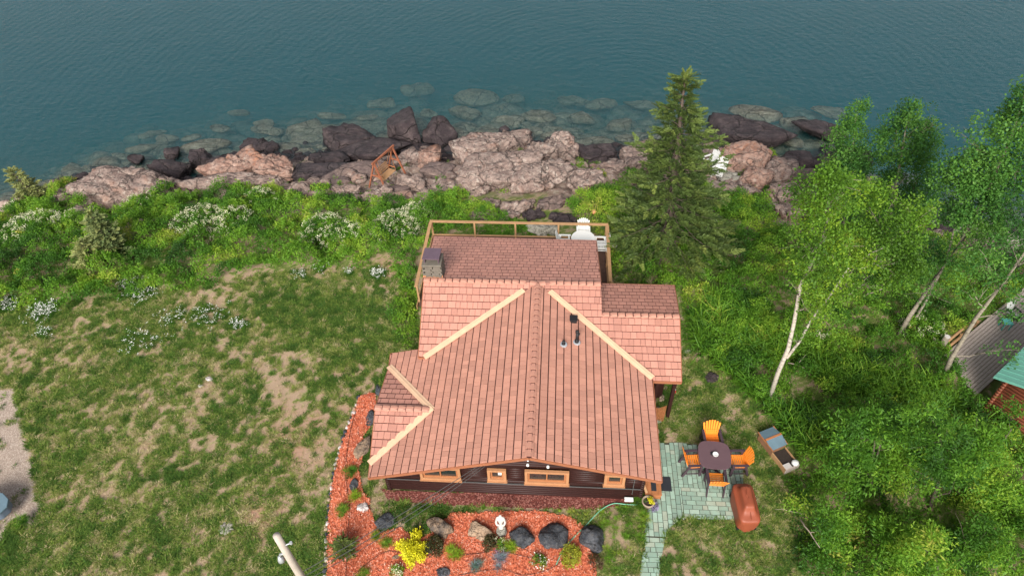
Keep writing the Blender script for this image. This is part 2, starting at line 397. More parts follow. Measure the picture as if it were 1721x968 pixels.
M['needleblue'] = mat_leaf('blue_spruce_needle', [(0, (.07, .12, .045)), (.5, (.17, .23, .09)), (1, (.34, .36, .13))], .15)
M['grass'] = mat_leaf('grass_blade', [(0, (.05, .115, .018)), (.3, (.105, .20, .028)), (.55, (.24, .30, .06)), (.75, (.42, .37, .17)), (1, (.58, .47, .31))], .3, .7)
M['petal'] = mat_leaf('cream_petal', [(0, (.55, .55, .33)), (1, (.80, .78, .60))], .2)
M['petalw'] = mat_leaf('white_petal', [(0, (.75, .75, .73)), (1, (.85, .85, .82))], .2)
M['yellow'] = mat_leaf('yellow_leaf', [(0, (.45, .45, .02)), (.5, (.75, .70, .02)), (1, (.85, .8, .05))], .3)
M['lime'] = mat_leaf('lime_leaf', [(0, (.10, .22, .015)), (1, (.32, .46, .03))], .3)
M['olive'] = mat_leaf('olive_leaf', [(0, (.15, .20, .02)), (1, (.42, .42, .04))], .3)
M['bluegrass'] = mat_leaf('blue_fescue', [(0, (.10, .18, .14)), (.6, (.22, .26, .30)), (1, (.3, .22, .42))], .2)
M['darkred'] = mat_leaf('dark_leaf', [(0, (.03, .035, .012)), (.6, (.06, .06, .02)), (1, (.12, .05, .03))], .2)
t = NT('birch_bark'); n = t.noise(4, 5, .7, t.mapv((1, 1, 4))); c = t.ramp(n, [(.32, (.10, .08, .065)), (.45, (.40, .35, .29)), (.7, (.58, .52, .45))]); M['birch'] = t.fin(c, .75, t.bump(n, .3, .02))
t = NT('aspen_bark'); n = t.noise(4, 5, .7, t.mapv((1, 1, 4))); c = t.ramp(n, [(.3, (.09, .075, .055)), (.5, (.25, .215, .165)), (.7, (.36, .32, .25))]); M['aspen'] = t.fin(c, .8, t.bump(n, .3, .02))
M['bark'] = simple('dark_bark', (.10, .075, .06), .9, .4, 4, bump=.5, bs=14)
M['driftwood'] = simple('dry_branch', (.34, .27, .22), .9, .3, 4)

# ------------------------------------------------------------------ ground sheet
def axis(a, b, step, lo, hi):
    mid = np.arange(a, b, step); L = []; x = a; s = step
    while x > lo: s *= 1.35; x -= s; L.append(x)
    Rr = []; x = mid[-1]; s = step
    while x < hi: s *= 1.35; x += s; Rr.append(x)
    return np.array(L[::-1]+list(mid)+Rr)
gx = axis(-46, 42, .135, -900, 900); gy = axis(5, 56, .125, -500, 900)
GX, GY = np.meshgrid(gx, gy); GZ = tz(GX.ravel(), GY.ravel(), True).reshape(GX.shape)
nx, ny = len(gx), len(gy)
idx = np.arange(nx*ny).reshape(ny, nx)
F = np.stack([idx[:-1, :-1], idx[:-1, 1:], idx[1:, 1:], idx[1:, :-1]], -1).reshape(-1, 4)
me = npmesh('ground', np.stack([GX, GY, GZ], -1).reshape(-1, 3), F, True)
X1, Y1 = GX.ravel(), GY.ravel()
ys_ = np.interp(X1, _sh[:, 0], _sh[:, 1]); yb_ = np.interp(X1, _bk[:, 0], _bk[:, 1]); T_ = (Y1-yb_)/(ys_-yb_)
rockm = sstep(.30, .42, T_+.25*(fbm(X1, Y1, 1.6, 31)-.5))
def blob(lst, X, Y):
    o = np.zeros(X.shape)
    for px, py, r, s in lst:
        p = at(px, py, 0); rr = r/ppm(p); o = np.maximum(o, s*np.exp(-(((X-p[0])**2+((Y-p[1])*.85)**2)/rr**2)))
    return o
GREENS = [(560, 520, 70, 1), (620, 560, 60, 1), (480, 560, 60, .9), (330, 610, 70, .6), (200, 560, 60, .7), (90, 590, 70, .5), (40, 640, 30, 1), (60, 710, 50, 1), (150, 760, 90, .8), (300, 800, 90, .6), (260, 900, 110, .8),
          (60, 930, 80, 1), (400, 690, 70, .7), (450, 780, 60, .8), (390, 940, 60, .8), (240, 530, 50, .7), (500, 500, 50, .6), (640, 470, 50, .5), (690, 560, 60, 1), (470, 930, 60, .7), (545, 860, 30, .7), (545, 960, 40, 1), (150, 640, 60, .5),
          (1120, 700, 40, .9), (1250, 770, 40, .9), (1290, 830, 60, .8), (1170, 900, 40, .9), (1200, 640, 40, .8), (1070, 880, 22, .9), (1065, 950, 20, .9), (760, 850, 60, 1), (1130, 740, 30, .8), (1310, 920, 50, .6)]
TANS = [(500, 700, 70, 1), (440, 860, 60, .9), (520, 780, 60, .8), (330, 500, 50, .9), (600, 640, 60, .9), (20, 600, 40, .7), (190, 680, 40, .8), (420, 620, 50, .6), (650, 455, 30, 1), (640, 500, 30, .6), (360, 740, 40, .6), (120, 830, 30, .5),
        (1030, 900, 36, 1.2), (1050, 950, 40, .9), (900, 862, 20, 1.), (850, 862, 16, 1.), (1240, 690, 50, .8), (1180, 640, 30, .8), (1030, 900, 40, .8), (1150, 940, 40, .7), (560, 820, 40, .6), (480, 600, 40, .5), (250, 590, 30, .6), (250, 660, 40, .7), (1270, 740, 20, .3), (1000, 870, 30, .7), (1145, 620, 30, 1.), (700, 870, 20, .5)]
REDS = [(520, 740, 50, 1), (430, 870, 45, 1), (590, 610, 30, .5), (600, 680, 25, .8), (650, 450, 25, .8), (260, 940, 25, .5), (480, 720, 40, .8), (505, 900, 25, .4), (40, 750, 20, .6), (1160, 640, 20, .5)]
def lawn_mask(X, Y):
    g = blob(GREENS, X, Y); tn = blob(TANS, X, Y)
    n = fbm(X, Y, 3.2, 41, 5); n2 = fbm(X, Y, .42, 47, 3)
    n3 = fbm(X, Y, .17, 49, 2)
    return np.clip(.55+.27*g-.36*tn+1.1*(n-.5)+1.1*(n2-.5)+1.9*(n3-.5), 0, 1)      # 1 lush, 0 bare
lush = lawn_mask(X1, Y1); red = blob(REDS, X1, Y1)*sstep(.35, .6, fbm(X1, Y1, 1.1, 52, 4)+.12)
# gravel drive mask (left edge)
drive = np.array([at(x, y, 0)[:2] for x, y in [(-300, 650), (0, 650), (24, 655), (30, 700), (50, 760), (58, 810), (66, 850), (60, 885), (40, 880), (20, 872), (8, 900), (-20, 960), (-300, 1100)]])
jx = X1+.35*(fbm(X1, Y1, .7, 61)-.5); jy = Y1+.35*(fbm(X1, Y1, .7, 62)-.5)
dm = inpoly(drive, jx, jy).astype(float)
under = sstep(1.0, 1.1, T_)
col = np.stack([lush, red, dm, rockm], -1).astype(np.float32)
ca = me.color_attributes.new('mask', 'FLOAT_COLOR', 'POINT'); ca.data.foreach_set('color', col.ravel())
t = NT('ground'); a = t.n('ShaderNodeAttribute', attribute_name='mask'); sp = t.n('ShaderNodeSeparateColor'); t.l(a.outputs['Color'], sp.inputs[0])
fine = t.noise(14, 6, .7); mid = t.noise(3.2, 5, .65); vfine = t.noise(60, 3, .6)
lf = t.math('ADD', sp.outputs[0], t.math('MULTIPLY', t.math('SUBTRACT', fine, .5), .9))
c = t.ramp(lf, [(.18, (.37, .265, .18)), (.36, (.33, .285, .15)), (.52, (.20, .225, .07)), (.8, (.115, .165, .035))])
c = t.mix(.6, c, t.ramp(vfine, [(.3, (.6, .6, .6)), (.7, (1.3, 1.3, 1.3))]), 'MULTIPLY')
rf = t.math('MULTIPLY', sp.outputs[1], t.ramp(t.math('ADD', fine, t.math('MULTIPLY', mid, .4)), [(.55, 0.), (.75, 1.)]), True)
c = t.mix(t.math('MULTIPLY', rf, .8), c, (.40, .21, .145))
gv = t.vor(38, out=1); gs = t.n('ShaderNodeSeparateColor'); t.l(gv, gs.inputs[0])
gr = t.ramp(gs.outputs[0], [(0, (.24, .18, .145)), (.6, (.40, .315, .26)), (1, (.52, .44, .37))]); gr = t.mix(.4, gr, t.ramp(mid, [(.3, (.7, .68, .66)), (.7, (1.15, 1.15, 1.15))]), 'MULTIPLY')
c = t.mix(sp.outputs[2], c, gr)
n1 = t.noise(1.4, 8, .65); rk = t.ramp(n1, [(.3, (.17, .11, .09)), (.5, (.30, .21, .175)), (.7, (.40, .30, .25))])
l1 = t.noise(5, 6, .75, dist=.6); rk = t.mix(t.ramp(l1, [(.5, 0.), (.62, .7)]), rk, (.52, .47, .40))
l2 = t.noise(2.4, 6, .7, t.mapv((1, 1, 1), (.3, .1, 1))); rk = t.mix(t.ramp(l2, [(.54, 0.), (.64, .8)]), rk, (.06, .05, .045))
po = t.n('ShaderNodeSeparateXYZ'); t.l(t.geo(), po.inputs[0])
wet = t.ramp(t.math('ADD', po.outputs[2], t.math('MULTIPLY', n1, .9)), [(0., 1.), (1., 1.)])
wz = t.n('ShaderNodeMapRange'); t.l(t.math('ADD', po.outputs[2], t.math('MULTIPLY', l1, 1.2)), wz.inputs[0]); wz.inputs[1].default_value = -3.05; wz.inputs[2].default_value = -2.55; wz.inputs[3].default_value = 1.; wz.inputs[4].default_value = 0.
rk = t.mix(wz.outputs[0], rk, t.ramp(n1, [(.3, (.035, .028, .032)), (.7, (.10, .08, .08))]))
wz2 = t.n('ShaderNodeMapRange'); t.l(po.outputs[2], wz2.inputs[0]); wz2.inputs[1].default_value = -4.9; wz2.inputs[2].default_value = -4.2; wz2.inputs[3].default_value = 1.; wz2.inputs[4].default_value = 0.
rk = t.mix(wz2.outputs[0], rk, t.ramp(l1, [(.35, (.06, .065, .05)), (.6, (.34, .31, .22))]))
c = t.mix(a.outputs['Alpha'], c, rk)
h = t.math('ADD', t.math('MULTIPLY', fine, 1.), t.math('MULTIPLY', vfine, .5))
M['ground'] = t.fin(c, .9, t.bump(h, .7, .05), .2)
g = link('ground', me, None, M['ground']); tag(g, kind='structure')

# ------------------------------------------------------------------ water
wx = axis(-60, 60, .6, -2500, 2500); wy = axis(24, 110, .6, 23, 3000)
wy = wy[wy >= 23.9]
WX, WY = np.meshgrid(wx, wy); nx, ny = len(wx), len(wy); idx = np.arange(nx*ny).reshape(ny, nx)
F = np.stack([idx[:-1, :-1], idx[:-1, 1:], idx[1:, 1:], idx[1:, :-1]], -1).reshape(-1, 4)
V = np.stack([WX, WY, np.full(WX.shape, WATER)], -1).reshape(-1, 3)
n0 = len(V); x0, x1, y0, y1 = wx[0], wx[-1], wy[0], wy[-1]
bm = bmesh.new()
bv = [bm.verts.new(v) for v in [(x0, y0, WATER), (x1, y0, WATER), (x1, y1, WATER), (x0, y1, WATER), (x0, y0, -60), (x1, y0, -60), (x1, y1, -60), (x0, y1, -60)]]
for f in ((0, 1, 2, 3), (7, 6, 5, 4), (0, 4, 5, 1), (1, 5, 6, 2), (2, 6, 7, 3), (3, 7, 4, 0)): bm.faces.new([bv[i] for i in f])
me = bpy.data.meshes.new('water'); bm.to_mesh(me); bm.free()
t = NT('lake_water')
m1 = t.mapv((1, 1, 1), (0, 0, .5)); w1 = t.noise(1.5, 5, .62, t.mapv((.8, 1.5, 1), (0, 0, .35)), .4); w2 = t.noise(4.2, 4, .6, t.mapv((.75, 1.4, 1), (0, 0, -.15)), .3); w3 = t.noise(.35, 3, .5)
rip = t.n('ShaderNodeTexWave', wave_type='RINGS', rings_direction='Z'); mp = t.n('ShaderNodeMapping'); pc = at(1060, 150, WATER); mp.inputs['Location'].default_value = (-pc[0], -pc[1], 0); t.l(t.geo(), mp.inputs[0]); t.l(mp.outputs[0], rip.inputs[0]); rip.inputs['Scale'].default_value = .36; rip.inputs['Distortion'].default_value = 3.5; rip.inputs['Detail'].default_value = 2
hh = t.math('ADD', t.math('ADD', w1, t.math('MULTIPLY', w2, .45)), t.math('MULTIPLY', rip.outputs['Fac'], .14)); hh = t.math('MULTIPLY', hh, t.math('ADD', t.math('MULTIPLY', w3, 1.2), .4))
bn = t.bump(hh, .42, .2)
fr = t.n('ShaderNodeFresnel'); fr.inputs[0].default_value = 1.33; t.l(bn, fr.inputs['Normal'])
gl = t.n('ShaderNodeBsdfGlossy'); gl.inputs['Roughness'].default_value = .12; gl.inputs[0].default_value = (1, 1, 1, 1); t.l(bn, gl.inputs['Normal'])
trn = t.n('ShaderNodeBsdfTransparent'); trn.inputs[0].default_value = (.93, .97, .97, 1)
mx = t.n('ShaderNodeMixShader'); t.l(fr.outputs[0], mx.inputs[0]); t.l(trn.outputs[0], mx.inputs[1]); t.l(gl.outputs[0], mx.inputs[2]); t.l(mx.outputs[0], t.out.inputs[0])
sc_ = t.n('ShaderNodeVolumeScatter'); sc_.inputs['Color'].default_value = (.15, .86, .97, 1); sc_.inputs['Density'].default_value = .14; sc_.inputs['Anisotropy'].default_value = .0
ab = t.n('ShaderNodeVolumeAbsorption'); ab.inputs['Color'].default_value = (.0, .67, .77, 1); ab.inputs['Density'].default_value = .22
ad = t.n('ShaderNodeAddShader'); t.l(sc_.outputs[0], ad.inputs[0]); t.l(ab.outputs[0], ad.inputs[1]); t.l(ad.outputs[0], t.out.inputs['Volume'])
M['water'] = t.m
wa = link('water', me, None, M['water']); tag(wa, kind='structure')
# ------------------------------------------------------------------ cottage
RX, RF, RB, RZ = -.75, 12.6, 21.17, 4.1
zL = lambda x, y: RZ-.31*(RX-x)
zR = lambda x, y: RZ-.263*(x-RX)
zCL = lambda x, y: RZ-.426*(RB-y)
zCR = lambda x, y: RZ-.325*(RB-y)
zRE = lambda x, y: RZ-.325*(y-RB)
zWR = lambda x, y: 3.66-.325*(y-19.8)
GZr = zL(-4.63, 0)
zGB = lambda x, y: GZr-.27*(y-15.24)
zGF = lambda x, y: GZr-.316*(15.24-y)
PL = dict(
 L=(zL, [(-6.72, RF), (RX, RF), (RX, RB), (-5.35, 17.96), (-5.5, 18.5), (-7.03, 18.55), (-6.95, 17.86), (-4.63, 15.24), (-6.78, 13.15)], 'L', M['roof_y']),
 R=(zR, [(RX, RF), (3.93, RF), (3.98, 17.1), (RX, RB)], 'R', M['roof_y']),
 CL=(zCL, [(RX, RB), (-5.73, RB), (-5.63, 18.0), (-5.35, 17.96)], 'D', M['roof_x']),
 CR=(zCR, [(RX, RB), (1.97, RB), (1.99, 19.8), (5.22, 19.8), (5.13, 17.1), (3.95, 17.1)], 'D', M['roof_x']),
 RE=(zRE, [(-5.75, RB), (1.97, RB), (1.95, 25.75), (-6.12, 25.85)], 'U', M['roof_x']),
 WR=(zWR, [(1.98, 19.8), (5.22, 19.8), (5.42, 22.6), (2.0, 22.6)], 'U', M['roof_x']),
 GB=(zGB, [(-6.87, 15.24), (-4.63, 15.24), (-6.95, 17.86)], 'U', M['roof_x']),
 GF=(zGF, [(-6.87, 15.24), (-4.63, 15.24), (-6.78, 13.15)], 'D', M['roof_x']))
cot = thing('cottage', 'log cottage with pinkish-brown shake roof standing above the rocky shore', 'house', (-1.2, 17, 0))
def lc(o): o.matrix_parent_inverse = Matrix.Translation((1.2, -17, 0)); return o
rb = MB()
for k, (zf, P, d, mt) in PL.items():
    P2 = P
    rb.prism(P2, (lambda x, y, zf=zf: zf(x, y)-.13), (lambda x, y, zf=zf: zf(x, y)-.004*(1+list(PL).index(k) % 2)))
roof = lc(rb.build('roof', M['underlay_shade'], cot))
tiles = []
for k, (zf, P, d, mt) in PL.items():
    # (u along eave, v downslope)
    to = {'L': lambda x, y: (y, -x), 'R': lambda x, y: (y, x), 'D': lambda x, y: (x, -y), 'U': lambda x, y: (x, y)}[d]
    fr_ = {'L': lambda u, v: (-v, u), 'R': lambda u, v: (v, u), 'D': lambda u, v: (u, -v), 'U': lambda u, v: (u, v)}[d]
    Q = [to(x, y) for x, y in P]; v0 = min(q[1] for q in Q); v1 = max(q[1] for q in Q); u0 = min(q[0] for q in Q)-.3; u1 = max(q[0] for q in Q)
    st = .296 if d in 'LR' else .30
    nrow = int(math.ceil((v1-v0)/st))
    for r_ in range(nrow):
        va, vb = v0+r_*st, min(v0+(r_+1)*st, v1+.04)
        u = u0-(random.random()*.25 if d != 'U' else .16*(r_ % 2)); n = 0
        while u < u1:
            wd = random.choice((.20, .25, .30, .34, .27)) if d != 'U' else random.choice((.31, .33, .33, .29)); gp = .010 if d == 'U' else .0065; a_ = clip_rect(Q, (u+gp, va), (u+wd-gp, vb-(.055 if d == 'U' else .040)))
            if len(a_) > 2 and parea(a_) > .004:
                jz = random.uniform(-.003, .003)
                top = [(fr_(p[0], p[1])) for p in a_]
                hs_ = [((.007+jz*.2+.002*(p[1]-va)/st) if d == 'U' else (.016+jz+.036*(p[1]-va)/st)) for p in a_]
                zs = [zf(*q) for q in top]
                tiles.append((k, top, hs_, zs, mt, random.random()))
            u += wd
def tile_mesh(lst, name):
    V = []; F = []; tv = []
    for (k, top, hs_, zs, mt, tr_) in lst:
        P = top; A = sum(P[i-1][0]*P[i][1]-P[i][0]*P[i-1][1] for i in range(len(P)))
        o = list(range(len(P)))
        if A < 0: o = o[::-1]
        n = len(P); b = len(V)
        V += [(P[i][0], P[i][1], zs[i]-.003) for i in o]+[(P[i][0], P[i][1], zs[i]+hs_[i]) for i in o]
        F += [tuple(b+n+i for i in range(n))]+[(b+i, b+(i+1) % n, b+(i+1) % n+n, b+i+n) for i in range(n)]
        tv += [tr_]*(2*n)
    me = mesh(name, V, F); a = me.attributes.new('tv', 'FLOAT', 'POINT'); a.data.foreach_set('value', np.array(tv, np.float32)); return me
def big(tl):
    cx = sum(p[0] for p in tl[1])/len(tl[1]); cy = sum(p[1] for p in tl[1])/len(tl[1]); cz = tl[3][0]
    dist = math.sqrt(cx*cx+cy*cy+(CAMH-cz)**2); return parea(tl[1])/dist**2*(1.0 if tl[0] in ('L', 'R', 'CL', 'CR', 'GF') else .6)
tiles.sort(key=big, reverse=True)
for i, tl in enumerate(tiles[:300]):
    o = link('shingle', tile_mesh([tl], 'shingle'), roof, tl[4])
for mt in (M['roof_x'], M['roof_y']):
    rest = [tl for tl in tiles[300:] if tl[4] == mt]
    if rest:
        o = link('shingles', tile_mesh(rest, 'shingles'), roof, mt); o['kind'] = 'stuff'
# ridge caps
cm = MB(); L_ = .280
V = []
for y, h in ((0, .0), (L_, .028)):
    for x, z in ((-.15, -.035), (-.05, .012), (.05, .012), (.15, -.035)): V.append((x, y, z+h))
for y, h in ((0, .0), (L_, .028)):
    for x, z in ((-.15, -.06), (.15, -.06)): V.append((x, y, z+h))
cm.add(V, [(0, 4, 5, 1)[::-1], (1, 5, 6, 2)[::-1], (2, 6, 7, 3)[::-1], (4, 10, 11, 7, 6, 5), (0, 1, 2, 3, 9, 8), (0, 8, 10, 4), (3, 7, 11, 9)])
capme = mesh('ridge_cap', cm.V, cm.F); a = capme.attributes.new('tv', 'FLOAT', 'POINT'); a.data.foreach_set('value', np.full(len(capme.vertices), .55, np.float32)); capme.materials.append(M['roof_y'])
def caps(a, b, zoff=.065):
    a, b = Vector(a), Vector(b); d = b-a; n = int(d.length/.31); rz = math.atan2(-d.x, d.y)
    if n > 3: m_ = MB(); m_.bar(a+Vector((0, 0, .045)), b+Vector((0, 0, .045)), .17, .05); link('ridge_shade_strip', mesh('ridge_shade_strip', m_.V, m_.F), roof, M['underlay_shade'])  # dark strip added below the caps, paints shade into the gaps between them
    for i in range(n):
        o = link('ridge_cap', capme, roof); o.location = a+d*(i/n)+Vector((0, 0, zoff)); o.rotation_euler = (R(-1.0), random.uniform(-.02, .02), rz)
caps((RX, RB-.1, RZ), (RX, RF-.04, RZ)); caps((RX-.5, RB, RZ), (-5.78, RB, RZ)); caps((RX+.5, RB, RZ), (1.99, RB, RZ))
caps((2.02, 19.8, 3.66), (5.25, 19.8, 3.66)); caps((-4.75, 15.24, GZr), (-6.92, 15.24, GZr))
caps((RX-.05, RB-.08, RZ), (RX-.5, RB+.02, RZ)); caps((RX+.05, RB-.08, RZ), (RX+.5, RB+.02, RZ))
def valley(a, b, wd=.27):
    m_ = MB(); a, b = Vector(a), Vector(b); m_.bar(a, b, wd, .02)
    m_.bar(a+Vector((0, 0, .015)), b+Vector((0, 0, .015)), .05, .02)
    link('valley_flashing', mesh('valley_flashing', m_.V, m_.F), roof, M['valley'])
valley((-1.35, 20.8, zL(-1.35, 0)+.10), (-5.38, 17.9, 2.80)); valley((-.22, 20.73, zR(-.2, 0)+.10), (3.98, 17.12, 2.92))
valley((-4.66, 15.22, GZr+.06), (-6.93, 17.8, 2.27)); valley((-4.66, 15.3, GZr+.06), (-6.80, 13.15, 2.29))
# fascia boards, one object each
def fascia(a, b, h=.13, w_=.03, mt=None):
    m_ = MB(); m_.bar(Vector(a)-Vector((0, 0, .075)), Vector(b)-Vector((0, 0, .075)), w_, h); lc(link('fascia_board', mesh('fascia_board', m_.V, m_.F), cot, mt or M['fascia']))
for a, b in (((-6.72, RF-.02, zL(-6.72, 0)), (RX, RF-.02, RZ)), ((RX, RF-.02, RZ), (3.95, RF-.02, zR(3.93, 0))), ((3.96, RF, zR(3.95, 0)), (4.0, 17.08, zR(3.98, 0))),
             ((3.98, 17.08, zCR(4, 17.1)), (5.15, 17.08, zCR(5, 17.1))), ((5.15, 17.1, zCR(5, 17.1)), (5.24, 19.8, 3.66)), ((5.24, 19.8, 3.66), (5.44, 22.6, zWR(5, 22.6))),
             ((-5.65, 17.98, zCL(0, 18)), (-5.75, RB, RZ)), ((-5.65, 17.96, zCL(0, 17.98)), (-5.36, 17.93, zCL(0, 17.98))), ((-7.05, 18.56, 2.15), (-6.97, 17.86, 2.18)),
             ((-6.97, 17.86, 2.17), (-6.9, 15.24, GZr)), ((-6.9, 15.24, GZr), (-6.8, 13.15, 2.22)), ((-6.8, 13.15, 2.22), (-6.74, RF, 2.22)), ((-7.03, 18.58, 2.16), (-5.6, 18.53, 2.6)),
             ((-6.13, 25.87, zRE(0, 25.87)), (1.96, 25.78, zRE(0, 25.78))), ((1.98, 25.75, zRE(0, 25.75)), (1.99, RB, RZ)), ((-6.14, 25.85, zRE(0, 25.85)), (-5.77, RB, RZ)), ((2.0, 22.63, zWR(0, 22.63)), (5.44, 22.63, zWR(0, 22.63)))):
    fascia(a, b)
# walls
wb = MB()
wb.prism([(-6.35, 13.46), (RX, 13.46), (RX, 21.1), (-5.1, 21.1), (-5.1, 18.3), (-6.35, 18.3)], -1.2, lambda x, y: zL(x, y)-.16)
wb.prism([(RX+.01, 13.46), (3.45, 13.46), (3.45, 21.1), (RX+.01, 21.1)], -1.2, lambda x, y: zR(x, y)-.16)
wb.prism([(3.46, 18.3), (4.8, 18.3), (4.8, 22.2), (1.97, 22.2), (1.97, 21.11), (3.46, 21.11)], -1.2, lambda x, y: min(zCR(x, y), zWR(x, y))-.17)
wb.prism([(-5.1, 21.12), (1.9, 21.12), (1.9, 22.9), (-5.1, 22.9)], -1.2, lambda x, y: zRE(x, y)-.16)
wb.prism([(1.85, 19.9), (1.96, 19.9), (1.96, 25.7), (1.85, 25.7)], lambda x, y: zWR(x, min(y, 22.3))-.1 if y < 22.5 else zRE(x, y)-.2, lambda x, y: min(zCR(x, y), zRE(x, y))-.14)
lc(wb.build('wall', M['logs'], cot))
WIN = [(-5.0, -3.42, 1.1, 1.98), (-2.39, -1.67, 1.2, 1.97), (-.97, .70, 1.12, 2.0), (2.02, 2.8, 1.21, 1.97)]
lh = .150; z = .02; k = 0
def rooflim(zz):
    a = RX-(RZ-.2-zz)/.31; b = RX+(RZ-.2-zz)/.263
    return max(-6.45, a), min(3.55, b)
while z < 3.75:
    a, b = rooflim(z+lh); segs = [(a, b)]
    for x0, x1, z0, z1 in WIN:
        if z+lh > z0+.02 and z < z1-.02:
            ns = []
            for s0, s1 in segs:
                if x1 < s0 or x0 > s1: ns.append((s0, s1)); continue
                if x0 > s0: ns.append((s0, x0))
                if x1 < s1: ns.append((x1, s1))
            segs = ns
    for s0, s1 in segs:
        if s1-s0 > .1:
            m_ = MB(); m_.tube([(s0, 13.42, z+lh/2), (s1, 13.42, z+lh/2)], lh*.515, 8); lc(link('log', mesh('log', m_.V, m_.F, True), cot, M['log']))
    z += lh; k += 1
for j in range(15):      # log ends and side logs
    z = .02+j*lh
    m_ = MB(); m_.tube([(-6.4, 13.3, z+lh/2), (-6.4, 18.2, z+lh/2)], lh*.515, 8); lc(link('log', mesh('log', m_.V, m_.F, True), cot, M['logs']))
    m_ = MB(); m_.tube([(3.5, 13.3, z+lh/2), (3.5, 18.2, z+lh/2)], lh*.515, 8); lc(link('log', mesh('log', m_.V, m_.F, True), cot, M['logs']))
sb = MB(); sb.box((-1.45, 13.31, .92), (9.9, .02, .035)); sb.build('cable_strip', M['wire'], cot); lc(COL.objects['cable_strip'])
for i, (x0, x1, z0, z1) in enumerate(WIN):
    xc, zc, W_, H_ = (x0+x1)/2, (z0+z1)/2, x1-x0, z1-z0; t_ = .11
    f = MB()
    for c, d in (((xc, 13.30, z0+t_/2), (W_, .12, t_)), ((xc, 13.30, z1-t_/2), (W_, .12, t_)), ((x0+t_/2, 13.302, zc), (t_, .12, H_-2*t_)), ((x1-t_/2, 13.302, zc), (t_, .12, H_-2*t_))): f.box(c, d)
    f.box((xc, 13.26, z0-.01), (W_+.06, .14, .035))
    wo_ = f.build('window', M['trim'], cot, bevel=.006); lc(wo_)
    s_ = MB(); t2 = .07; a0, a1, b0, b1 = x0+t_, x1-t_, z0+t_, z1-t_
    for c, d in (((xc, 13.345, b0+t2/2), (a1-a0, .05, t2)), ((xc, 13.345, b1-t2/2), (a1-a0, .05, t2)), ((a0+t2/2, 13.347, zc), (t2, .05, b1-b0-2*t2)), ((a1-t2/2, 13.347, zc), (t2, .05, b1-b0-2*t2))): s_.box(c, d)
    if W_ > 1: s_.box((xc, 13.345, zc), (t2*.7, .05, b1-b0-2*t2))
    s_.build('sash', M['trim2'], wo_)
    if W_ > 1:
        for q in (-1, 1):
            p_ = MB(); p_.box((xc+q*(a1-a0)/4, 13.365, zc), ((a1-a0)/2-.08, .01, b1-b0-.1)); p_.build('pane', M['glass'], wo_)
    else:
        p_ = MB(); p_.box((xc, 13.365, zc), (a1-a0-.1, .01, b1-b0-.1)); p_.build('pane', M['glass'], wo_)
        if i == 1: p_ = MB(); p_.box((xc+.12, 13.352, zc+.03), (.16, .012, .22)); p_.build('curtain', M['white'], wo_)
# gable spotlights
for sx_, sy_ in ((887, 779), (921, 782)):
    q_ = onY(sx_, sy_, 13.04); x = q_[0]; zz = q_[2]+.05; m_ = MB()
    m_.tube([(x, 13.32, zz), (x, 13.12, zz-.03)], .03, 8); m_.lathe([(.03, .05), (.05, .02), (.06, -.04), (.04, -.07), (.01, -.08)], (x, 13.0, zz-.05), 12)
    lc(m_.build('spotlight', M['white'], cot, True))
m_ = MB(); m_.box((3.02, 13.1, 2.2), (.5, .08, .06)); m_.tube([(3.15, 13.28, 1.9), (3.15, 13.28, .6)], .012, 6); lc(m_.build('downpipe', M['wire'], cot))
m_ = MB(); m_.box((3.05, 13.2, .33), (.34, .16, .10)); lc(m_.build('vent_hood', M['white'], cot, bevel=.02))
# roof vents
m_ = MB(); zz = zR(.8, 0); m_.box((.80, 19.35, zz+.10), (.27, .26, .17)); m_.box((.80, 19.35, zz+.2), (.33, .32, .03)); lc(m_.build('roof_vent', M['black'], cot, bevel=.01))
for x, y, el in ((.39, 17.95, 0), (.93, 18.2, 1)):
    zz = zR(x, 0); m_ = MB(); m_.lathe([(.16, 0), (.15, .04), (.05, .06)], (x, y, zz+.02), 12); fl = lc(m_.build('vent_collar', M['galv'], cot))
    m_ = MB()
    if el:
        m_.tube([(x, y, zz), (x, y, zz+.62)], .055, 10); m_.tube([(x, y, zz+.3), (x+.1, y+.1, zz+.5)], .035, 8); m_.tube([(x, y, zz+.62), (x, y+.04, zz+.72)], .075, 10); m_.lathe([(.09, 0), (.09, .14), (.04, .18)], (x, y, zz+.05), 10)
    else: m_.tube([(x, y, zz), (x, y, zz+.26)], .055, 10); m_.lathe([(.08, 0), (.08, .08)], (x, y, zz+.03), 10)
    lc(m_.build('vent_pipe', M['black'], cot, True))
# chimney
ch = lc(link('chimney', None, cot)); 
cc = (-5.36, 21.72)
m_ = MB(); m_.box((*cc, 3.4), (.66, .62, 2.75)); m_.build('chimney_core', M['soil'], ch)
zz = 3.45; row = 0
while zz < 4.72:
    hh_ = random.uniform(.10, .15)
    for sx in range(2):
        for side in range(4):
            wd = .72/2; off = (-.18+.36*sx)+(.04 if row % 2 else -.04)
            c = [(cc[0]+off, cc[1]-.35), (cc[0]+.37, cc[1]+off), (cc[0]+off, cc[1]+.35), (cc[0]-.37, cc[1]+off)][side]
            m_ = MB(); d = (wd-.015, .10+random.uniform(0, .03), hh_-.012) if side % 2 == 0 else (.10+random.uniform(0, .03), wd-.015, hh_-.012)
            m_.box((c[0], c[1], zz+hh_/2), d, taper=.92); link('stone', mesh('stone', m_.V, m_.F), ch, M['chimstone'])
    zz += hh_; row += 1
m_ = MB(); m_.box((*cc, 4.80), (.86, .84, .10)); m_.build('crown_slab', M['chimstone'], ch, bevel=.02)
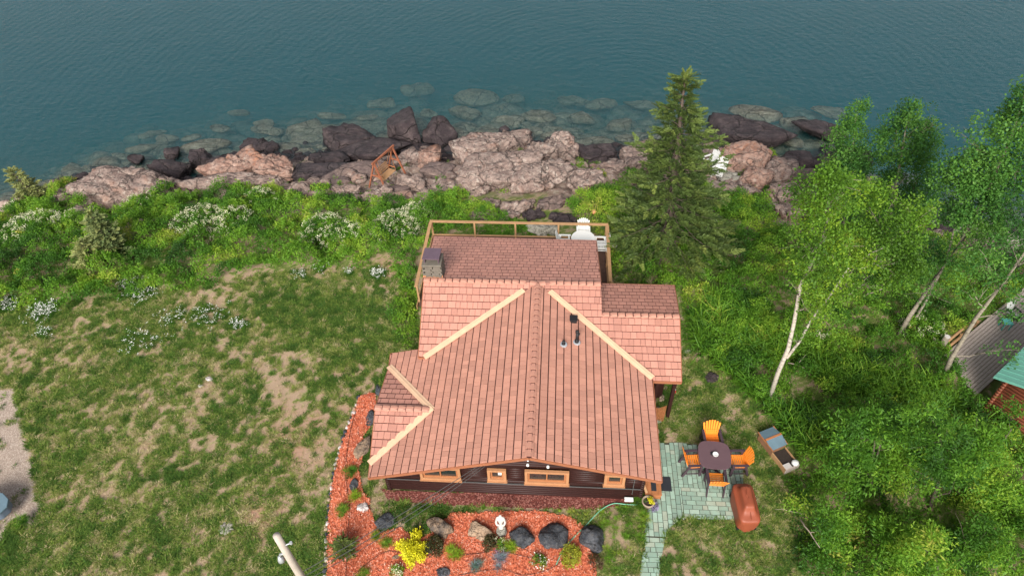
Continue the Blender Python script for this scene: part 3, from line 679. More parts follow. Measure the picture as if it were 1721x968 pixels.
m_ = MB(); m_.box((cc[0], cc[1]+.27, 4.98), (.62, .03, .28)); m_.box((cc[0]-.3, cc[1]-.0, 4.98), (.03, .56, .28)); m_.box((cc[0]+.3, cc[1], 4.98), (.03, .56, .28)); m_.box((cc[0], cc[1]+.02, 5.14), (.74, .78, .035), rx=R(-4)); m_.build('chimney_cap', M['caps'], ch)
m_ = MB(); m_.box((cc[0]+.0, 21.32, 4.14), (.86, .20, .03), rx=R(10)); lc(m_.build('flashing', M['copper'], cot))
# rear / porch posts and lattice
for x, y in ((-5.9, 25.6), (-3.2, 25.6), (-.6, 25.6), (1.8, 25.55)):
    m_ = MB(); m_.box((x, y, 1.55), (.13, .13, 1.9)); lc(m_.build('porch_post', M['railwood'], cot))
for x, y in ((4.95, 17.3), (4.25, 17.3)):
    m_ = MB(); m_.box((x, y, 1.3), (.14, .14, 2.6)); lc(m_.build('porch_post', M['log'], cot))
lat = MB()
for i in range(9):
    a0 = i*.16
    lat.bar((4.05, 17.0+a0*0, .05+i*.09), (4.75, 17.0, .5+i*.09), .02, .03); lat.bar((4.75, 17.02, .05+i*.09), (4.05, 17.02, .5+i*.09), .02, .03)
lc(lat.build('lattice_panel', M['cedar'], cot))
# ------------------------------------------------------------------ rear deck
dk = thing('deck', 'raised wooden deck with open brown railing behind the cottage', 'deck', (-2, 25.5, .6))
def lk(o): o.matrix_parent_inverse = Matrix.Translation((2, -25.5, -.6)); return o
y = 22.95
pm = MB(); pm.box((0, 0, 0), (9.32, .138, .035)); pme = mesh('plank', pm.V, pm.F); pme.materials.append(M['deckboard'])
while y < 28.2:
    o = link('plank', pme, dk); lk(o); o.location = (-2.03, y, .585+random.uniform(-.003, .003)); y += .145
def dbar(n, a, b, w_, h_, mt=None): m_ = MB(); m_.bar(a, b, w_, h_); return lk(m_.build(n, mt or M['railwood'], dk, bevel=.005))
dbar('top_rail', (-6.80, 28.18, 1.62), (2.72, 28.18, 1.62), .17, .045); dbar('bottom_rail', (-6.7, 28.12, .74), (2.6, 28.12, .74), .09, .045)
dbar('top_rail', (-6.74, 28.09, 1.622), (-6.74, 23.2, 1.622), .17, .045); dbar('bottom_rail', (-6.72, 28.0, .74), (-6.72, 23.2, .74), .05, .09)
dbar('top_rail', (2.66, 28.09, 1.622), (2.66, 23.9, 1.622), .17, .045); dbar('bottom_rail', (2.62, 28.0, .74), (2.62, 23.9, .74), .05, .09)
dbar('stair_rail', (2.68, 23.86, 1.61), (4.2, 23.2, .75), .12, .045)
for x in (-6.7, -4.4, -2.2, 0.1, 2.62): dbar('rail_post', (x, 28.16, -.6 if x in (-6.7, 2.62) else .5), (x, 28.16, 1.6), .095, .095)
for x in (-5.5, -3.3, -1.05, 1.3): dbar('joist_end', (x, 28.0, .52), (x, 28.24, .52), .05, .14)
for y in (23.95, 26.0): dbar('rail_post', (2.62, y, .5), (2.62, y, 1.6), .09, .09); dbar('rail_post', (-6.7, y-.7, .5), (-6.7, y-.7, 1.6), .09, .09)
dbar('rim_board', (-6.76, 28.22, .48), (2.7, 28.22, .48), .04, .24); dbar('rim_board', (-6.78, 28.2, .48), (-6.78, 22.9, .48), .04, .24); dbar('rim_board', (2.7, 28.18, .48), (2.7, 22.9, .48), .04, .24)
for x in (-6.3, -3.4, -.6, 2.3):
    for y in (24.5, 27.8): dbar('footing_post', (x, y, -3), (x, y, .4), .15, .15)
for i in range(5): m_ = MB(); m_.box((3.0+.3*i, 23.35, .42-.18*i), (.3, 1.0, .04)); lk(m_.build('stair_tread', M['deckboard'], dk))
# ------------------------------------------------------------------ garden chairs
def adirondack(label, loc, rz, mseat, mframe, seat_h=.5, group=None, w_=.56, s=1.):
    t = thing('garden_chair', label, 'chair', loc, rz, group); t.scale = (s, s, s)      # faces +Y local (front), back at -Y
    m_ = MB()
    for i in range(7):
        y = -.22+i*.078; m_.box((0, y, seat_h-.02+(.03*(i/6))), (w_-.06, .058, .022))
    m_.build('seat', mseat, t, bevel=.004)
    m_ = MB()
    for i in range(7):
        a = (i-3)/3; top = .72-.13*a*a; x0 = a*(w_*.38); x1 = a*(w_*.50)
        p0 = Vector((x0, -.24, seat_h)); p1 = Vector((x1, -.24-top*.33, seat_h+top*.94)); m_.bar(p0, p1, .074, .02, (0, 1, .2))
    m_.box((0, -.30, seat_h+.22), (w_*.86, .02, .06), rx=R(-18)); m_.build('backrest', mseat, t, bevel=.004)
    for q in (-1, 1):
        m_ = MB(); m_.box((q*(w_/2+.02), .02, seat_h+.23), (.11, .66, .028)); m_.build('armrest', mframe, t, bevel=.008)
        m_ = MB(); m_.bar((q*(w_/2), .27, 0), (q*(w_/2), .25, seat_h+.21), .045, .09); m_.build('leg', mframe, t)
        m_ = MB(); m_.bar((q*(w_/2), -.42, 0), (q*(w_/2), -.20, seat_h+.21), .045, .09); m_.build('leg', mframe, t)
    m_ = MB()
    for q in (-1, 1): m_.box((q*(w_/2-.01), .02, seat_h-.06), (.035, .6, .09)); m_.box((q*(w_/2), -.02, .18), (.03, .6, .05))
    m_.box((0, .27, seat_h-.06), (w_, .03, .09)); m_.box((0, .25, .18), (w_, .03, .05)); m_.build('seat_frame', mframe, t)
    return t
tp = at(1201, 764, .95); tx, ty = tp[0], tp[1]
tb = thing('patio_table', 'dark brown square table with rounded corners amid four orange chairs', 'table', (tx, ty, .05), R(-3))
bm = bmesh.new(); n = 40; V = []
for k in range(n):
    a = 2*math.pi*k/n; c_, s_ = math.cos(a), math.sin(a); e = 2/3.6
    V.append((.63*math.copysign(abs(c_)**e, c_), .63*math.copysign(abs(s_)**e, s_)))
m_ = MB(); m_.prism(V, .865, .90)
m_.build('tabletop', M['tabletop'], tb, bevel=.008)
m_ = MB(); m_.box((0, 0, .45), (.30, .30, .8), taper=.8); m_.build('pedestal', M['darkplastic'], tb)
for a in range(4):
    m_ = MB(); an = R(45+90*a); m_.bar((0, 0, .08), (.5*math.cos(an), .5*math.sin(an), .04), .08, .07); m_.build('leg', M['darkplastic'], tb)
o = thing('napkin_bowl', 'small white bowl standing at the middle of the dark patio table', 'bowl', (tx+.02, ty-.02, .95))
m_ = MB(); m_.lathe([(.05, 0), (.10, .05), (.115, .09), (.10, .09), (.05, .03)], (0, 0, 0), 14); m_.build('bowl', M['white'], o, True)
m_ = MB(); m_.lathe([(.06, 0), (.06, .06), (.02, .07)], (-.12, .05, 0), 12); m_.build('candle_cup', M['black'], o)
CH = [((1196, 738), 180, 'orange-backed chair at the far side of the patio table, toward the lawn'), ((1165, 775), -90, 'orange slatted chair beside the table on the cottage side'),
      ((1240, 775), 90, 'orange slatted chair beside the table on the side nearest the hutch'), ((1203, 806), 0, 'orange slatted chair at the near side of the table, its back to the path')]
for (px, py), rz, lb in CH:
    p = at(px, py, .62); adirondack(lb, (p[0], p[1], .05), R(rz+random.uniform(-6, 6)), M['orange'], M['darkplastic'], .58, 'orange chairs around the patio table', .64)
# deck set
p = at(980, 400, 1.34)
dt = thing('deck_table', 'round white table on the rear deck under the roof edge', 'table', (p[0], p[1], .605))
m_ = MB(); m_.lathe([(.62, .70), (.63, .72), (.62, .74), (.02, .742)], (0, 0, 0), 32); m_.build('tabletop', M['white'], dt)
for a in range(4): m_ = MB(); an = R(45+90*a); m_.bar((.40*math.cos(an), .40*math.sin(an), 0), (.34*math.cos(an), .34*math.sin(an), .70), .05); m_.build('leg', M['white'], dt)
for (dx, dy), rz, lb in (((.03, .82), 180, 'white chair behind the round deck table, against the railing'), ((-.98, .05), -90, 'white chair at the side of the deck table toward the chimney'), ((.93, -.05), 90, 'white chair at the side of the deck table toward the spruce')):
    adirondack(lb, (p[0]+dx, p[1]+dy, .605), R(rz), M['white'], M['white'], .38, 'white chairs around the deck table', .6, .98)
# white chairs on the rocks
for (px, py), rz, lb in (((1208, 289), 150, 'white chair on the pink rocks, the nearer and fully visible one'), ((1193, 274), 120, 'white chair on the pink rocks half hidden behind the spruce')):
    p = ground(px, py, .45); adirondack(lb, (p[0], p[1], p[2]-.3), R(rz), M['white'], M['white'], .38, 'white chairs on the rocks', .6, 1.1)

# ------------------------------------------------------------------ patio and path
PAT = [(1104, 745), (1140, 744), (1190, 750), (1243, 756), (1249, 800), (1246, 872), (1200, 873), (1155, 872), (1138, 876), (1126, 886), (1118, 902), (1113, 930), (1107, 968), (1101, 1010), (1066, 1010), (1075, 968), (1080, 930), (1084, 890), (1089, 850), (1088, 838), (1104, 830)]
PW = [tuple(at(x, y, 0)[:2]) for x, y in PAT]
pat = thing('patio', 'pale green stone-paved patio and path beside the cottage', 'patio', (6, 14, 0))
def lp(o): o.matrix_parent_inverse = Matrix.Translation((-6, -14, 0)); return o
m_ = MB(); m_.prism(PW, -.12, .018); lp(m_.build('bedding', M['joint'], pat))
def pav(u0, u1, v0, v1, horiz):
    s_ = .19; v = v0; r_ = 0
    while v < v1:
        u = u0; L__ = random.uniform(.12, .38)
        while u < u1-.03:
            ue = min(u+L__, u1); ve = min(v+s_, v1)
            rc = ((u+.011, v+.011), (ue-.011, ve-.011)) if horiz else ((v+.011, u+.011), (ve-.011, ue-.011))
            a = clip_rect(PW, rc[0], rc[1])
            if len(a) > 2 and parea(a) > .012:
                cx = sum(p[0] for p in a)/len(a); cy = sum(p[1] for p in a)/len(a)
                if True:
                    m_ = MB(); z0 = .04+random.uniform(-.004, .004); gx_, gy_ = random.uniform(-.01, .01), random.uniform(-.01, .01)
                    m_.prism(a, .0, lambda x, y: z0+gx_*(x-cx)+gy_*(y-cy)); me = mesh('paver', m_.V, m_.F)
                    at_ = me.attributes.new('tv', 'FLOAT', 'POINT'); at_.data.foreach_set('value', np.full(len(me.vertices), random.random(), np.float32))
                    lp(link('paver', me, pat, M['paver']))
            u += L__; L__ = random.choice((.38, .38, .40, .20))
        v += s_; r_ += 1
pav(5.16, 8.6, 12.3, 13.98, True); pav(13.98, 16.6, 3.0, 8.6, False); pav(11.9, 13.98, 3.0, 5.16, False); pav(3.0, 5.16, 9.2, 11.9, True)
p = at(1119, 813, .05)
m_ = MB(); m_.box((0, 0, .012), (.42, .62, .018)); o = m_.build('doormat', M['rubber'], None, bevel=.004); o.location = (p[0], p[1], .045); tag(o, 'black rubber doormat lying on the green patio by the step', 'doormat')
# landing step
p = at(1097, 818, .35); st_ = thing('landing_step', 'small cedar landing with ramp at the cottage corner', 'step', (p[0], p[1], 0))
for i in range(5): m_ = MB(); m_.box((-.26+i*.13, 0, .36), (.122, .72, .035)); m_.build('plank', M['cedar'], st_)
m_ = MB(); m_.box((0, 0, .18), (.6, .66, .33)); m_.build('skirt', M['cedar'], st_)
m_ = MB(); m_.bar((-.40, .05, .55), (-.18, -.45, .25), .09, .05); m_.build('brace', M['railwood'], st_)
m_ = MB(); m_.box((0, 0, .01), (.20, .42, .015)); o = m_.build('step_mat', M['rubber'], None); o.location = (p[0]+.03, p[1]+.02, .385); tag(o, 'small grey tread mat lying on the cedar landing', 'mat')
# ------------------------------------------------------------------ grill under cover
p = at(1252, 850, .55); gr_ = thing('covered_grill', 'barbecue grill under a rust-red fabric cover at the patio corner', 'grill', (p[0], p[1], 0), R(2))
def ring(hx, hy, z, n=28, e=.45, ox=0, oy=0, ws=0):
    out = []
    for k in range(n):
        a = 2*math.pi*k/n; c_, s_ = math.cos(a), math.sin(a)
        wv = 1+ws*math.sin(a*7+z*3)+ws*.7*math.sin(a*11+1)
        out.append((ox+hx*wv*math.copysign(abs(c_)**e, c_), oy+hy*wv*math.copysign(abs(s_)**e, s_), z))
    return out
rings = [ring(.38, .78, .08, ws=.05, e=.5), ring(.40, .80, .35, ws=.03, e=.4), ring(.40, .81, .66, ws=.015, e=.36), ring(.405, .81, .80, e=.34), ring(.38, .76, .85, e=.34), ring(.25, .52, .90, oy=.05, e=.34), ring(.21, .46, 1.12, oy=.06, e=.34), ring(.17, .42, 1.18, oy=.07, e=.34), ring(.03, .3, 1.19, oy=.07, e=.5)]
V = [v for r_ in rings for v in r_]; n = 28; F = [(i*n+k, i*n+(k+1) % n, (i+1)*n+(k+1) % n, (i+1)*n+k) for i in range(len(rings)-1) for k in range(n)]+[tuple((len(rings)-1)*n+k for k in range(n))]
V = [(x+.012*(vn(x*9, y*9, z*9, 5)-.5), y+.012*(vn(x*9, y*9, z*9, 6)-.5), z+.035*(float(vn(x*6, y*6, z*6, 7))-.5)) for x, y, z in V]
o = link('cover', mesh('cover', V, F, True), gr_, M['cover']); sm = o.modifiers.new('s', 'SUBSURF'); sm.levels = 1; sm.render_levels = 1
for x in (-.32, .32):
    for y in (-.68, .68): m_ = MB(); m_.tube([(x, y, 0), (x, y, .14)], .05, 10); m_.build('wheel', M['black'], gr_)
m_ = MB(); m_.tube([(0, -.76, .95), (.03, -.3, 1.0), (-.06, .1, 1.235), (.02, .5, 1.16)], .012, 6); m_.tube([(-.18, -.3, 1.0), (.0, .0, 1.23), (.16, -.25, 1.0)], .010, 6); m_.build('drawstring', M['cover'], gr_)
# ------------------------------------------------------------------ hutch / planter box
a0 = at(1292, 735, .3); b0 = at(1326, 778, .3); cxy = (a0+b0)/2; an = math.atan2(b0[1]-a0[1], b0[0]-a0[0])
hb = thing('garden_hutch', 'low wooden hutch with blue-grey double lid and open planted tray', 'hutch', (cxy[0], cxy[1], 0), an); hb.scale = (.86, .84, .84)
M['brownwood'] = simple('brown_wood', (.22, .11, .06), .8, .35, 5)
def bx(n, c, d, mt, rx=0, ry=0, par=None, bev=.004): m_ = MB(); m_.box(c, d, rx=rx, ry=ry); return m_.build(n, mt, par or hb, bevel=bev)
bx('body', (-.52, 0, .27), (1.0, .80, .54), M['brownwood']); bx('lid', (-.80, 0, .66), (.56, .90, .03), M['slate'], ry=R(-16)); bx('lid', (-.26, 0, .66), (.54, .90, .03), M['slate'], ry=R(16))
bx('ridge_board', (-.53, 0, .745), (.10, .92, .03), M['cedar'])
for y in (-.42, .42): bx('lid_trim', (-.53, y*1.07, .62), (1.1, .03, .07), M['cedar'])
for q in (-1, 1): bx('tray_side', (.50, q*.38, .20), (1.0, .05, .40), M['railwood'])
bx('tray_end', (1.0, 0, .20), (.05, .80, .40), M['greywood']); bx('tray_soil', (.48, 0, .17), (.96, .70, .30), M['soil'])
bx('corner_board', (.86, -.2, .41), (.24, .36, .03), M['statue'])
m_ = MB(); m_.lathe([(.15, 0), (.17, .06), (.12, .13), (.02, .15)], (.88, .24, .38), 12, 1, 1.1); m_.build('white_stone', M['white'], hb, True)
# ------------------------------------------------------------------ pot, statue, bucket
p = at(1089, 845, .25); pt = thing('flower_pot', 'round clay pot with yellow flowers beside the cedar landing', 'flower pot', (p[0], p[1], .02))
m_ = MB(); m_.lathe([(.15, 0), (.21, .25), (.25, .34), (.25, .40), (.21, .40), (.19, .33), (.01, .32)], n=20); m_.build('pot', M['terracotta'], pt, True)
m_ = MB(); m_.lathe([(.19, .335), (.1, .35), (.01, .355)], n=14); m_.build('potting_soil', M['soil'], pt)
p = at(843, 895, .05); stt = thing('garden_statue', 'pale stone statue of a standing robed figure between tan and grey rocks', 'statue', (p[0], p[1], .05)); stt.scale = (.92, .92, 1.5)
m_ = MB(); m_.lathe([(.20, 0), (.20, .10), (.18, .14), (.17, .20)], n=10, sx=1.1); m_.build('pedestal', M['greyrock'], stt)
sv = bpy.data.meshes.new('figure'); pts = [(0, 0, .2), (0, 0, .42), (0, .0, .62), (0, .0, .78), (0, 0, .88), (0, -.01, .95), (.13, 0, .78), (.19, -.04, .62), (.13, -.13, .56), (-.13, 0, .78), (-.19, -.04, .62), (-.13, -.13, .56), (.05, -.13, .60), (-.05, -.13, .60)]
ed = [(0, 1), (1, 2), (2, 3), (3, 4), (4, 5), (3, 6), (6, 7), (7, 8), (3, 9), (9, 10), (10, 11), (8, 12), (11, 13)]
sv.from_pydata(pts, ed, []); sv.update(); o = link('figure', sv, stt, M['statue']); sk = o.modifiers.new('s', 'SKIN')
rad = [.14, .115, .095, .10, .045, .072, .07, .065, .05, .07, .065, .05, .04, .04]
for i, v_ in enumerate(sv.skin_vertices[0].data): v_.radius = (rad[i], rad[i]*.8); v_.use_root = (i == 0)
o.modifiers.new('d', 'SUBSURF').levels = 1
p = ground(3, 858, .4); bk = thing('grey_trailer', 'blue-grey rounded end of a small boat trailer on the gravel', 'trailer', (p[0]-.55, p[1], 0))
m_ = MB(); V = [(x*.95, y*.6) for x, y in [(math.cos(a/12*2*math.pi), math.sin(a/12*2*math.pi)) for a in range(12)]]; m_.prism(V, .35, .75); m_.build('tub', simple('grey_blue_paint', (.12, .15, .20), .4, .15), bk, bevel=.06)
m_ = MB(); m_.prism([(x*1.04, y*1.04) for x, y in V], .72, .80); m_.build('rim', M['slate'], bk, bevel=.02)
for y in (-.45, .45): m_ = MB(); m_.tube([(0, y-.08, .28), (0, y+.08, .28)], .28, 16); m_.build('wheel', M['black'], bk)
# ------------------------------------------------------------------ pole and wires
pb = (-7.45, 8.05); ph = top_z = 7.1
pl_ = thing('utility_pole', 'weathered round wooden utility pole rising at the lawn edge', 'pole', (*pb, 0))
m_ = MB(); m_.tube([(0, 0, -.3), (.02, 0, 3), (0, 0, 5.5), (0, 0, ph)], [.14, .125, .11, .10], 14); m_.build('shaft', M['pole'], pl_, True)
m_ = MB(); m_.tube([(-.10, .02, 5.9), (-.28, .06, 5.75), (-.34, .07, 5.5)], .035, 8); m_.lathe([(.05, .15), (.09, .0), (.11, -.1), (.02, -.12)], (-.36, .07, 5.4), 12); m_.build('lamp', M['galv'], pl_, True)
m_ = MB(); m_.tube([(.08, 0, 6.5), (.24, .05, 6.55)], .02, 6); m_.lathe([(.04, -.04), (.05, 0), (.04, .05)], (.25, .05, 6.55), 8); m_.build('insulator', M['galv'], pl_)
def cable(name, a, b, sag, r_, mt, label, cat, grp=None, n=14):
    a, b = Vector(a), Vector(b); P = [a.lerp(b, i/n)-Vector((0, 0, sag*4*(i/n)*(1-i/n))) for i in range(n+1)]
    m_ = MB(); m_.tube(P, r_, 5); o = m_.build(name, mt, None); tag(o, label, cat, grp); return o
cable('overhead_wire', (-2.55, 13.32, 2.35), (pb[0]+.1, pb[1]+.05, 4.6), .12, .012, M['wire'], 'upper overhead wire from the gable wall toward the pole', 'wire', 'wires to the gable wall')
cable('overhead_wire', (-2.50, 13.32, 2.25), (pb[0]+.1, pb[1]+.05, 4.3), .22, .012, M['wire'], 'middle overhead wire from the gable wall, slightly more slack', 'wire', 'wires to the gable wall')
cable('overhead_wire', (-2.45, 13.32, 2.15), (pb[0]+.1, pb[1]+.05, 4.0), .30, .010, M['wire'], 'lowest and slackest overhead wire from the gable wall', 'wire', 'wires to the gable wall')
def ground_line(name, pts, r_, mt, label, cat, z=.07, grp=None):
    W_ = [Vector((*at(x, y, z)[:2], z)) for x, y in pts]; P = []
    for i in range(len(W_)-1):
        p0, p1, p2, p3 = W_[max(i-1, 0)], W_[i], W_[i+1], W_[min(i+2, len(W_)-1)]
        for k in range(6):
            t_ = k/6; P.append(.5*((2*p1)+(-p0+p2)*t_+(2*p0-5*p1+4*p2-p3)*t_**2+(-p0+3*p1-3*p2+p3)*t_**3))
    P.append(W_[-1]); m_ = MB(); m_.tube(P, r_, 6); o = m_.build(name, mt, None, True); tag(o, label, cat, grp)
ground_line('garden_hose', [(1072, 848), (1052, 847), (1030, 846), (1008, 858), (985, 882), (962, 905), (946, 925), (935, 948)], .021, M['hose'], 'green garden hose curving from the pot across the red bed', 'hose', .1)
ground_line('drip_line', [(598, 690), (590, 720), (583, 760), (581, 800), (587, 850), (584, 900), (581, 968), (579, 1000)], .009, M['black'], 'long black drip line down the cottage-side strip of red mulch', 'drip line', .115, 'black drip lines')
ground_line('drip_line', [(592, 968), (625, 940), (650, 926), (672, 928)], .009, M['black'], 'short black drip line leading to the small brown rock', 'drip line', .115, 'black drip lines')
ground_line('drip_line', [(760, 932), (800, 930), (835, 924), (870, 932), (900, 938)], .009, M['black'], 'black drip line passing below the tan rock and lime tuft', 'drip line', .115, 'black drip lines')
ground_line('drip_line', [(770, 966), (840, 956), (880, 966), (925, 955), (952, 935)], .009, M['black'], 'black drip line passing below the blue grass tuft', 'drip line', .115, 'black drip lines')
# red mulch bed as a slightly raised sheet
BED = [(604, 668), (622, 660), (632, 664), (630, 690), (622, 720), (610, 735), (612, 765), (604, 790), (612, 830), (624, 838), (622, 852), (632, 880), (640, 896), (676, 886), (690, 900), (720, 900), (760, 862), (900, 858), (960, 868), (982, 884), (985, 905), (1000, 935), (1004, 968), (1006, 1010), (546, 1010), (549, 940), (551, 880), (556, 830), (565, 780), (578, 735), (593, 695)]
BEDW = [tuple(at(x, y, 0)[:2]) for x, y in BED]
B2 = [(640, 822), (700, 826), (900, 830), (1070, 838), (1072, 850), (1040, 852), (990, 858), (900, 856), (800, 852), (700, 848), (650, 840)]
B2W = [tuple(at(x, y, 0)[:2]) for x, y in B2]
def sheet(name, P, base, amp, mt, seed, step=.05, jit=.08):
    xs = np.arange(min(p[0] for p in P)-.2, max(p[0] for p in P)+.2, step); ys = np.arange(min(p[1] for p in P)-.2, max(p[1] for p in P)+.2, step)
    X, Y = np.meshgrid(xs, ys); ins = inpoly(P, X+jit*(fbm(X, Y, .25, seed)-.5)*2, Y+jit*(fbm(X, Y, .25, seed+1)-.5)*2)
    Z = base+amp*(fbm(X, Y, .5, seed+2)-.2)+.02*fbm(X, Y, .09, seed+3, 2)
    f = ins[:-1, :-1] & ins[1:, 1:]
    idx = np.arange(X.size).reshape(X.shape); Fq = np.stack([idx[:-1, :-1], idx[:-1, 1:], idx[1:, 1:], idx[1:, :-1]], -1)[f]
    used = np.unique(Fq); mp_ = np.full(X.size, -1); mp_[used] = np.arange(len(used)); V = np.stack([X.ravel(), Y.ravel(), Z.ravel()], -1)[used]
    o = link(name, npmesh(name, V, mp_[Fq], True), None, mt); return o
o = sheet('mulch_bed', BEDW, .045, .05, M['mulch'], 70); tag(o, kind='structure')
o = sheet('mulch_strip', B2W, .035, .03, M['mulch_shade'], 80); tag(o, kind='structure')
# ------------------------------------------------------------------ rocks
def ico(sub):
    bm = bmesh.new(); bmesh.ops.create_icosphere(bm, subdivisions=sub, radius=1)
    V = np.array([v.co[:] for v in bm.verts]); F = np.array([[v.index for v in f.verts] for f in bm.faces]); bm.free(); return V, F
ICO = {k: ico(k) for k in (2, 3, 4, 5)}
def rock_mesh(seed, sx, sy, sz, sub=4, facets=11, sharp=14., rough=.10, cracks=0., box=False):
    r_ = np.random.default_rng(seed); D, F = ICO[sub]
    N = r_.normal(size=(facets, 3)); N /= np.linalg.norm(N, axis=1)[:, None]; h = r_.uniform(.52, .98, facets)
    if facets: N[0] = (r_.normal()*.2, r_.normal()*.2, 1); N[0] /= np.linalg.norm(N[0]); h[0] = r_.uniform(.7, .85)
    if box:
        B = np.array([(1, 0, 0), (-1, 0, 0), (0, 1, 0), (0, -1, 0), (0, 0, 1), (0, 0, -1)], float); ca_, sa_ = math.cos(seed*1.3), math.sin(seed*1.3)
        B = B @ np.array([[ca_, sa_, 0], [-sa_, ca_, 0], [0, 0, 1]]); B += r_.normal(0, .22, B.shape); B /= np.linalg.norm(B, axis=1)[:, None]
        N = np.concatenate([B, N[1:6]]); h = np.concatenate([r_.uniform(.62, .80, 6), r_.uniform(.78, .95, len(N)-6)])
    q = np.maximum(D @ N.T, 1e-3)/h
    r = (np.sum(q**sharp, 1)+(0 if box else 1.))**(-1/sharp)
    if box: r = r*1.12
    P = D*r[:, None]; S3 = np.array([sx, sy, sz]); W_ = P*S3; o = seed*3.7
    sc = max(sx, sy)
    n = fbm(W_[:, 0]+o, W_[:, 1], .9*sc, seed, 3, W_[:, 2])-.5
    n2 = fbm(W_[:, 0]+o, W_[:, 1], .22, seed+9, 4, W_[:, 2])-.5
    n4 = 1-np.abs(2*fbm(W_[:, 0]+o, W_[:, 1], .55*max(sc, .6), seed+31, 2, W_[:, 2])-1)
    k = n*rough*3.2*min(sc, 1.6)+n2*min(.2, .25*sc)*rough*11-np.clip(n4-.86, 0, 1)*rough*9*min(sc, 1.)
    if cracks:
        cr = np.abs(fbm(W_[:, 0]+o, W_[:, 1]*1.7, .9, seed+20, 3, W_[:, 2])-.5); k = k-cracks*np.exp(-(cr/.035)**2)
    W_ = W_+D*k[:, None]
    return npmesh('rock', W_, F, True)
RK = [0]
FLAT = {677: 1.6, 736: 1.4, 589: 1.1, 1262: 1.3, 296: 1.4, 338: 1.4}
def place_rock(px, py, w_, h_, mt, label, name='rock', cat='rock', rz=0., sub=3, fac=11, sharp=14., rough=.1, cracks=0., lowz=None, group=None, asp=.91, flat=1., z=None, box=False):
    RK[0] += 1
    p = ground(px, py, .0) if z is None else at(px, py, z)
    k = ppm(p); hm = h_/k; wm = w_/k; q = ray(px, py); th = math.atan2(-q[2], math.hypot(q[0], q[1]))
    Hh = hm/(asp*1.6*math.sin(th)+1.35*math.cos(th)*.55)*.62*flat*FLAT.get(px, 1.); Dp = max(.2, (hm-Hh*math.cos(th)*.7)/math.sin(th))
    if z is None:
        p = ground(px, py, Hh*.42)
        if p[2] < WATER+Hh*.12: p = at(px, py, WATER+Hh*.12)
    c = (p[0], p[1], p[2])
    me = rock_mesh(RK[0]*7+3, wm/2*1.08, Dp/2*1.05, Hh*.75, sub, fac, sharp, rough, cracks, box)
    o = link(name, me, None, M[mt]); o.location = c; o.rotation_euler = (0, 0, rz); tag(o, label, cat, group); return o
D_ = dict(name='boulder', cat='boulder')
for a in [
 (589, 236, 78, 44, 'darkrock', 'broad dark angular boulder at the waterline left of the tall block', .2, 4, .12),
 (677, 220, 54, 60, 'darkrock', 'tall dark cube-like boulder standing in the water', .1, 4, .06),
 (736, 231, 56, 40, 'darkrock', 'dark pyramid-shaped boulder in the water just right of the tall block', -.2, 4, .08),
 (618, 255, 112, 34, 'darkrock', 'long flat dark slab lying in front of the broad angular boulder', .25, 4, .06),
 (672, 246, 40, 24, 'darkrock', 'small dark block wedged against the foot of the tall block', 0, 3, .08),
 (705, 253, 66, 22, 'darkrock', 'low dark slab below the pyramid-shaped boulder', .2, 3, .08),
 (550, 268, 70, 26, 'darkrock', 'dark flat rock at the left end of the long slab', .3, 3, .08),
 (530, 290, 80, 34, 'darkrock', 'dark cracked bedrock slab beside the orange-stained outcrop', .2, 4, .07),
 (296, 289, 50, 34, 'darkrock', 'dark speckled boulder in shallow water beside the leftmost pink outcrop', .3, 4, .10),
 (338, 267, 38, 30, 'darkrock', 'dark boulder with a slanting ridge, second in the left shallows', -.3, 4, .10),
 (289, 260, 24, 22, 'darkrock', 'small dark boulder standing out of the left shallows', 0, 3, .10),
 (230, 268, 24, 15, 'darkrock', 'smallest dark rock farthest left in the shallows', 0, 3, .12),
 (425, 244, 44, 24, 'darkrock', 'dark low rock above the orange-stained outcrop', .3, 3, .10),
 (453, 247, 30, 20, 'darkrock', 'dark rock with pale top at the water behind the orange-stained outcrop', 0, 3, .10),
 (375, 268, 60, 16, 'darkrock', 'dark ledge sloping into the left shallows', .3, 3, .10),
 (1001, 261, 66, 38, 'darkrock', 'round wet dark boulder in the wash between two pink outcrops', .0, 4, .04),
 (1262, 228, 120, 44, 'darkrock', 'largest dark ribbed boulder on the shore to the right of the spruce', -.25, 4, .07),
 (1215, 262, 70, 30, 'darkrock', 'dark sloping rock between the spruce and the ribbed boulder', -.2, 3, .07),
 (1340, 270, 58, 36, 'darkrock', 'dark block with a pinkish top at the gap in the shore', .6, 4, .07),
 (1300, 276, 34, 20, 'darkrock', 'small dark stone in the cleft below the ribbed boulder', .2, 3, .08),
 (1388, 222, 48, 30, 'darkrock', 'dark boulder in the water just left of the aspens', .1, 4, .06),
 (1350, 300, 60, 34, 'brownrock', 'dark striped rock face under the dark block at the gap', .3, 4, .10),
 (1440, 262, 46, 30, 'darkrock', 'dark boulder showing between the two aspens', .1, 3, .06),
 (600, 290, 120, 34, 'brownrock', 'smooth brown slab sloping beneath the wooden swing', .35, 4, .05),
 (560, 308, 70, 22, 'brownrock', 'low brown slab at the left foot of the swing', .3, 3, .05),
 (672, 318, 46, 18, 'brownrock', 'small brown slab at the near foot of the swing', .3, 3, .05),
 (735, 290, 54, 32, 'brownrock', 'purple-brown hollowed rock right of the swing', -.2, 4, .06)]:
    px, py, w_, h_, mt, lb, rz, sub, ro = a
    place_rock(px, py, w_, h_, mt, lb, rz=rz, sub=sub, rough=ro*.9, fac=8, sharp=60., box=True, cracks=.03, **D_)
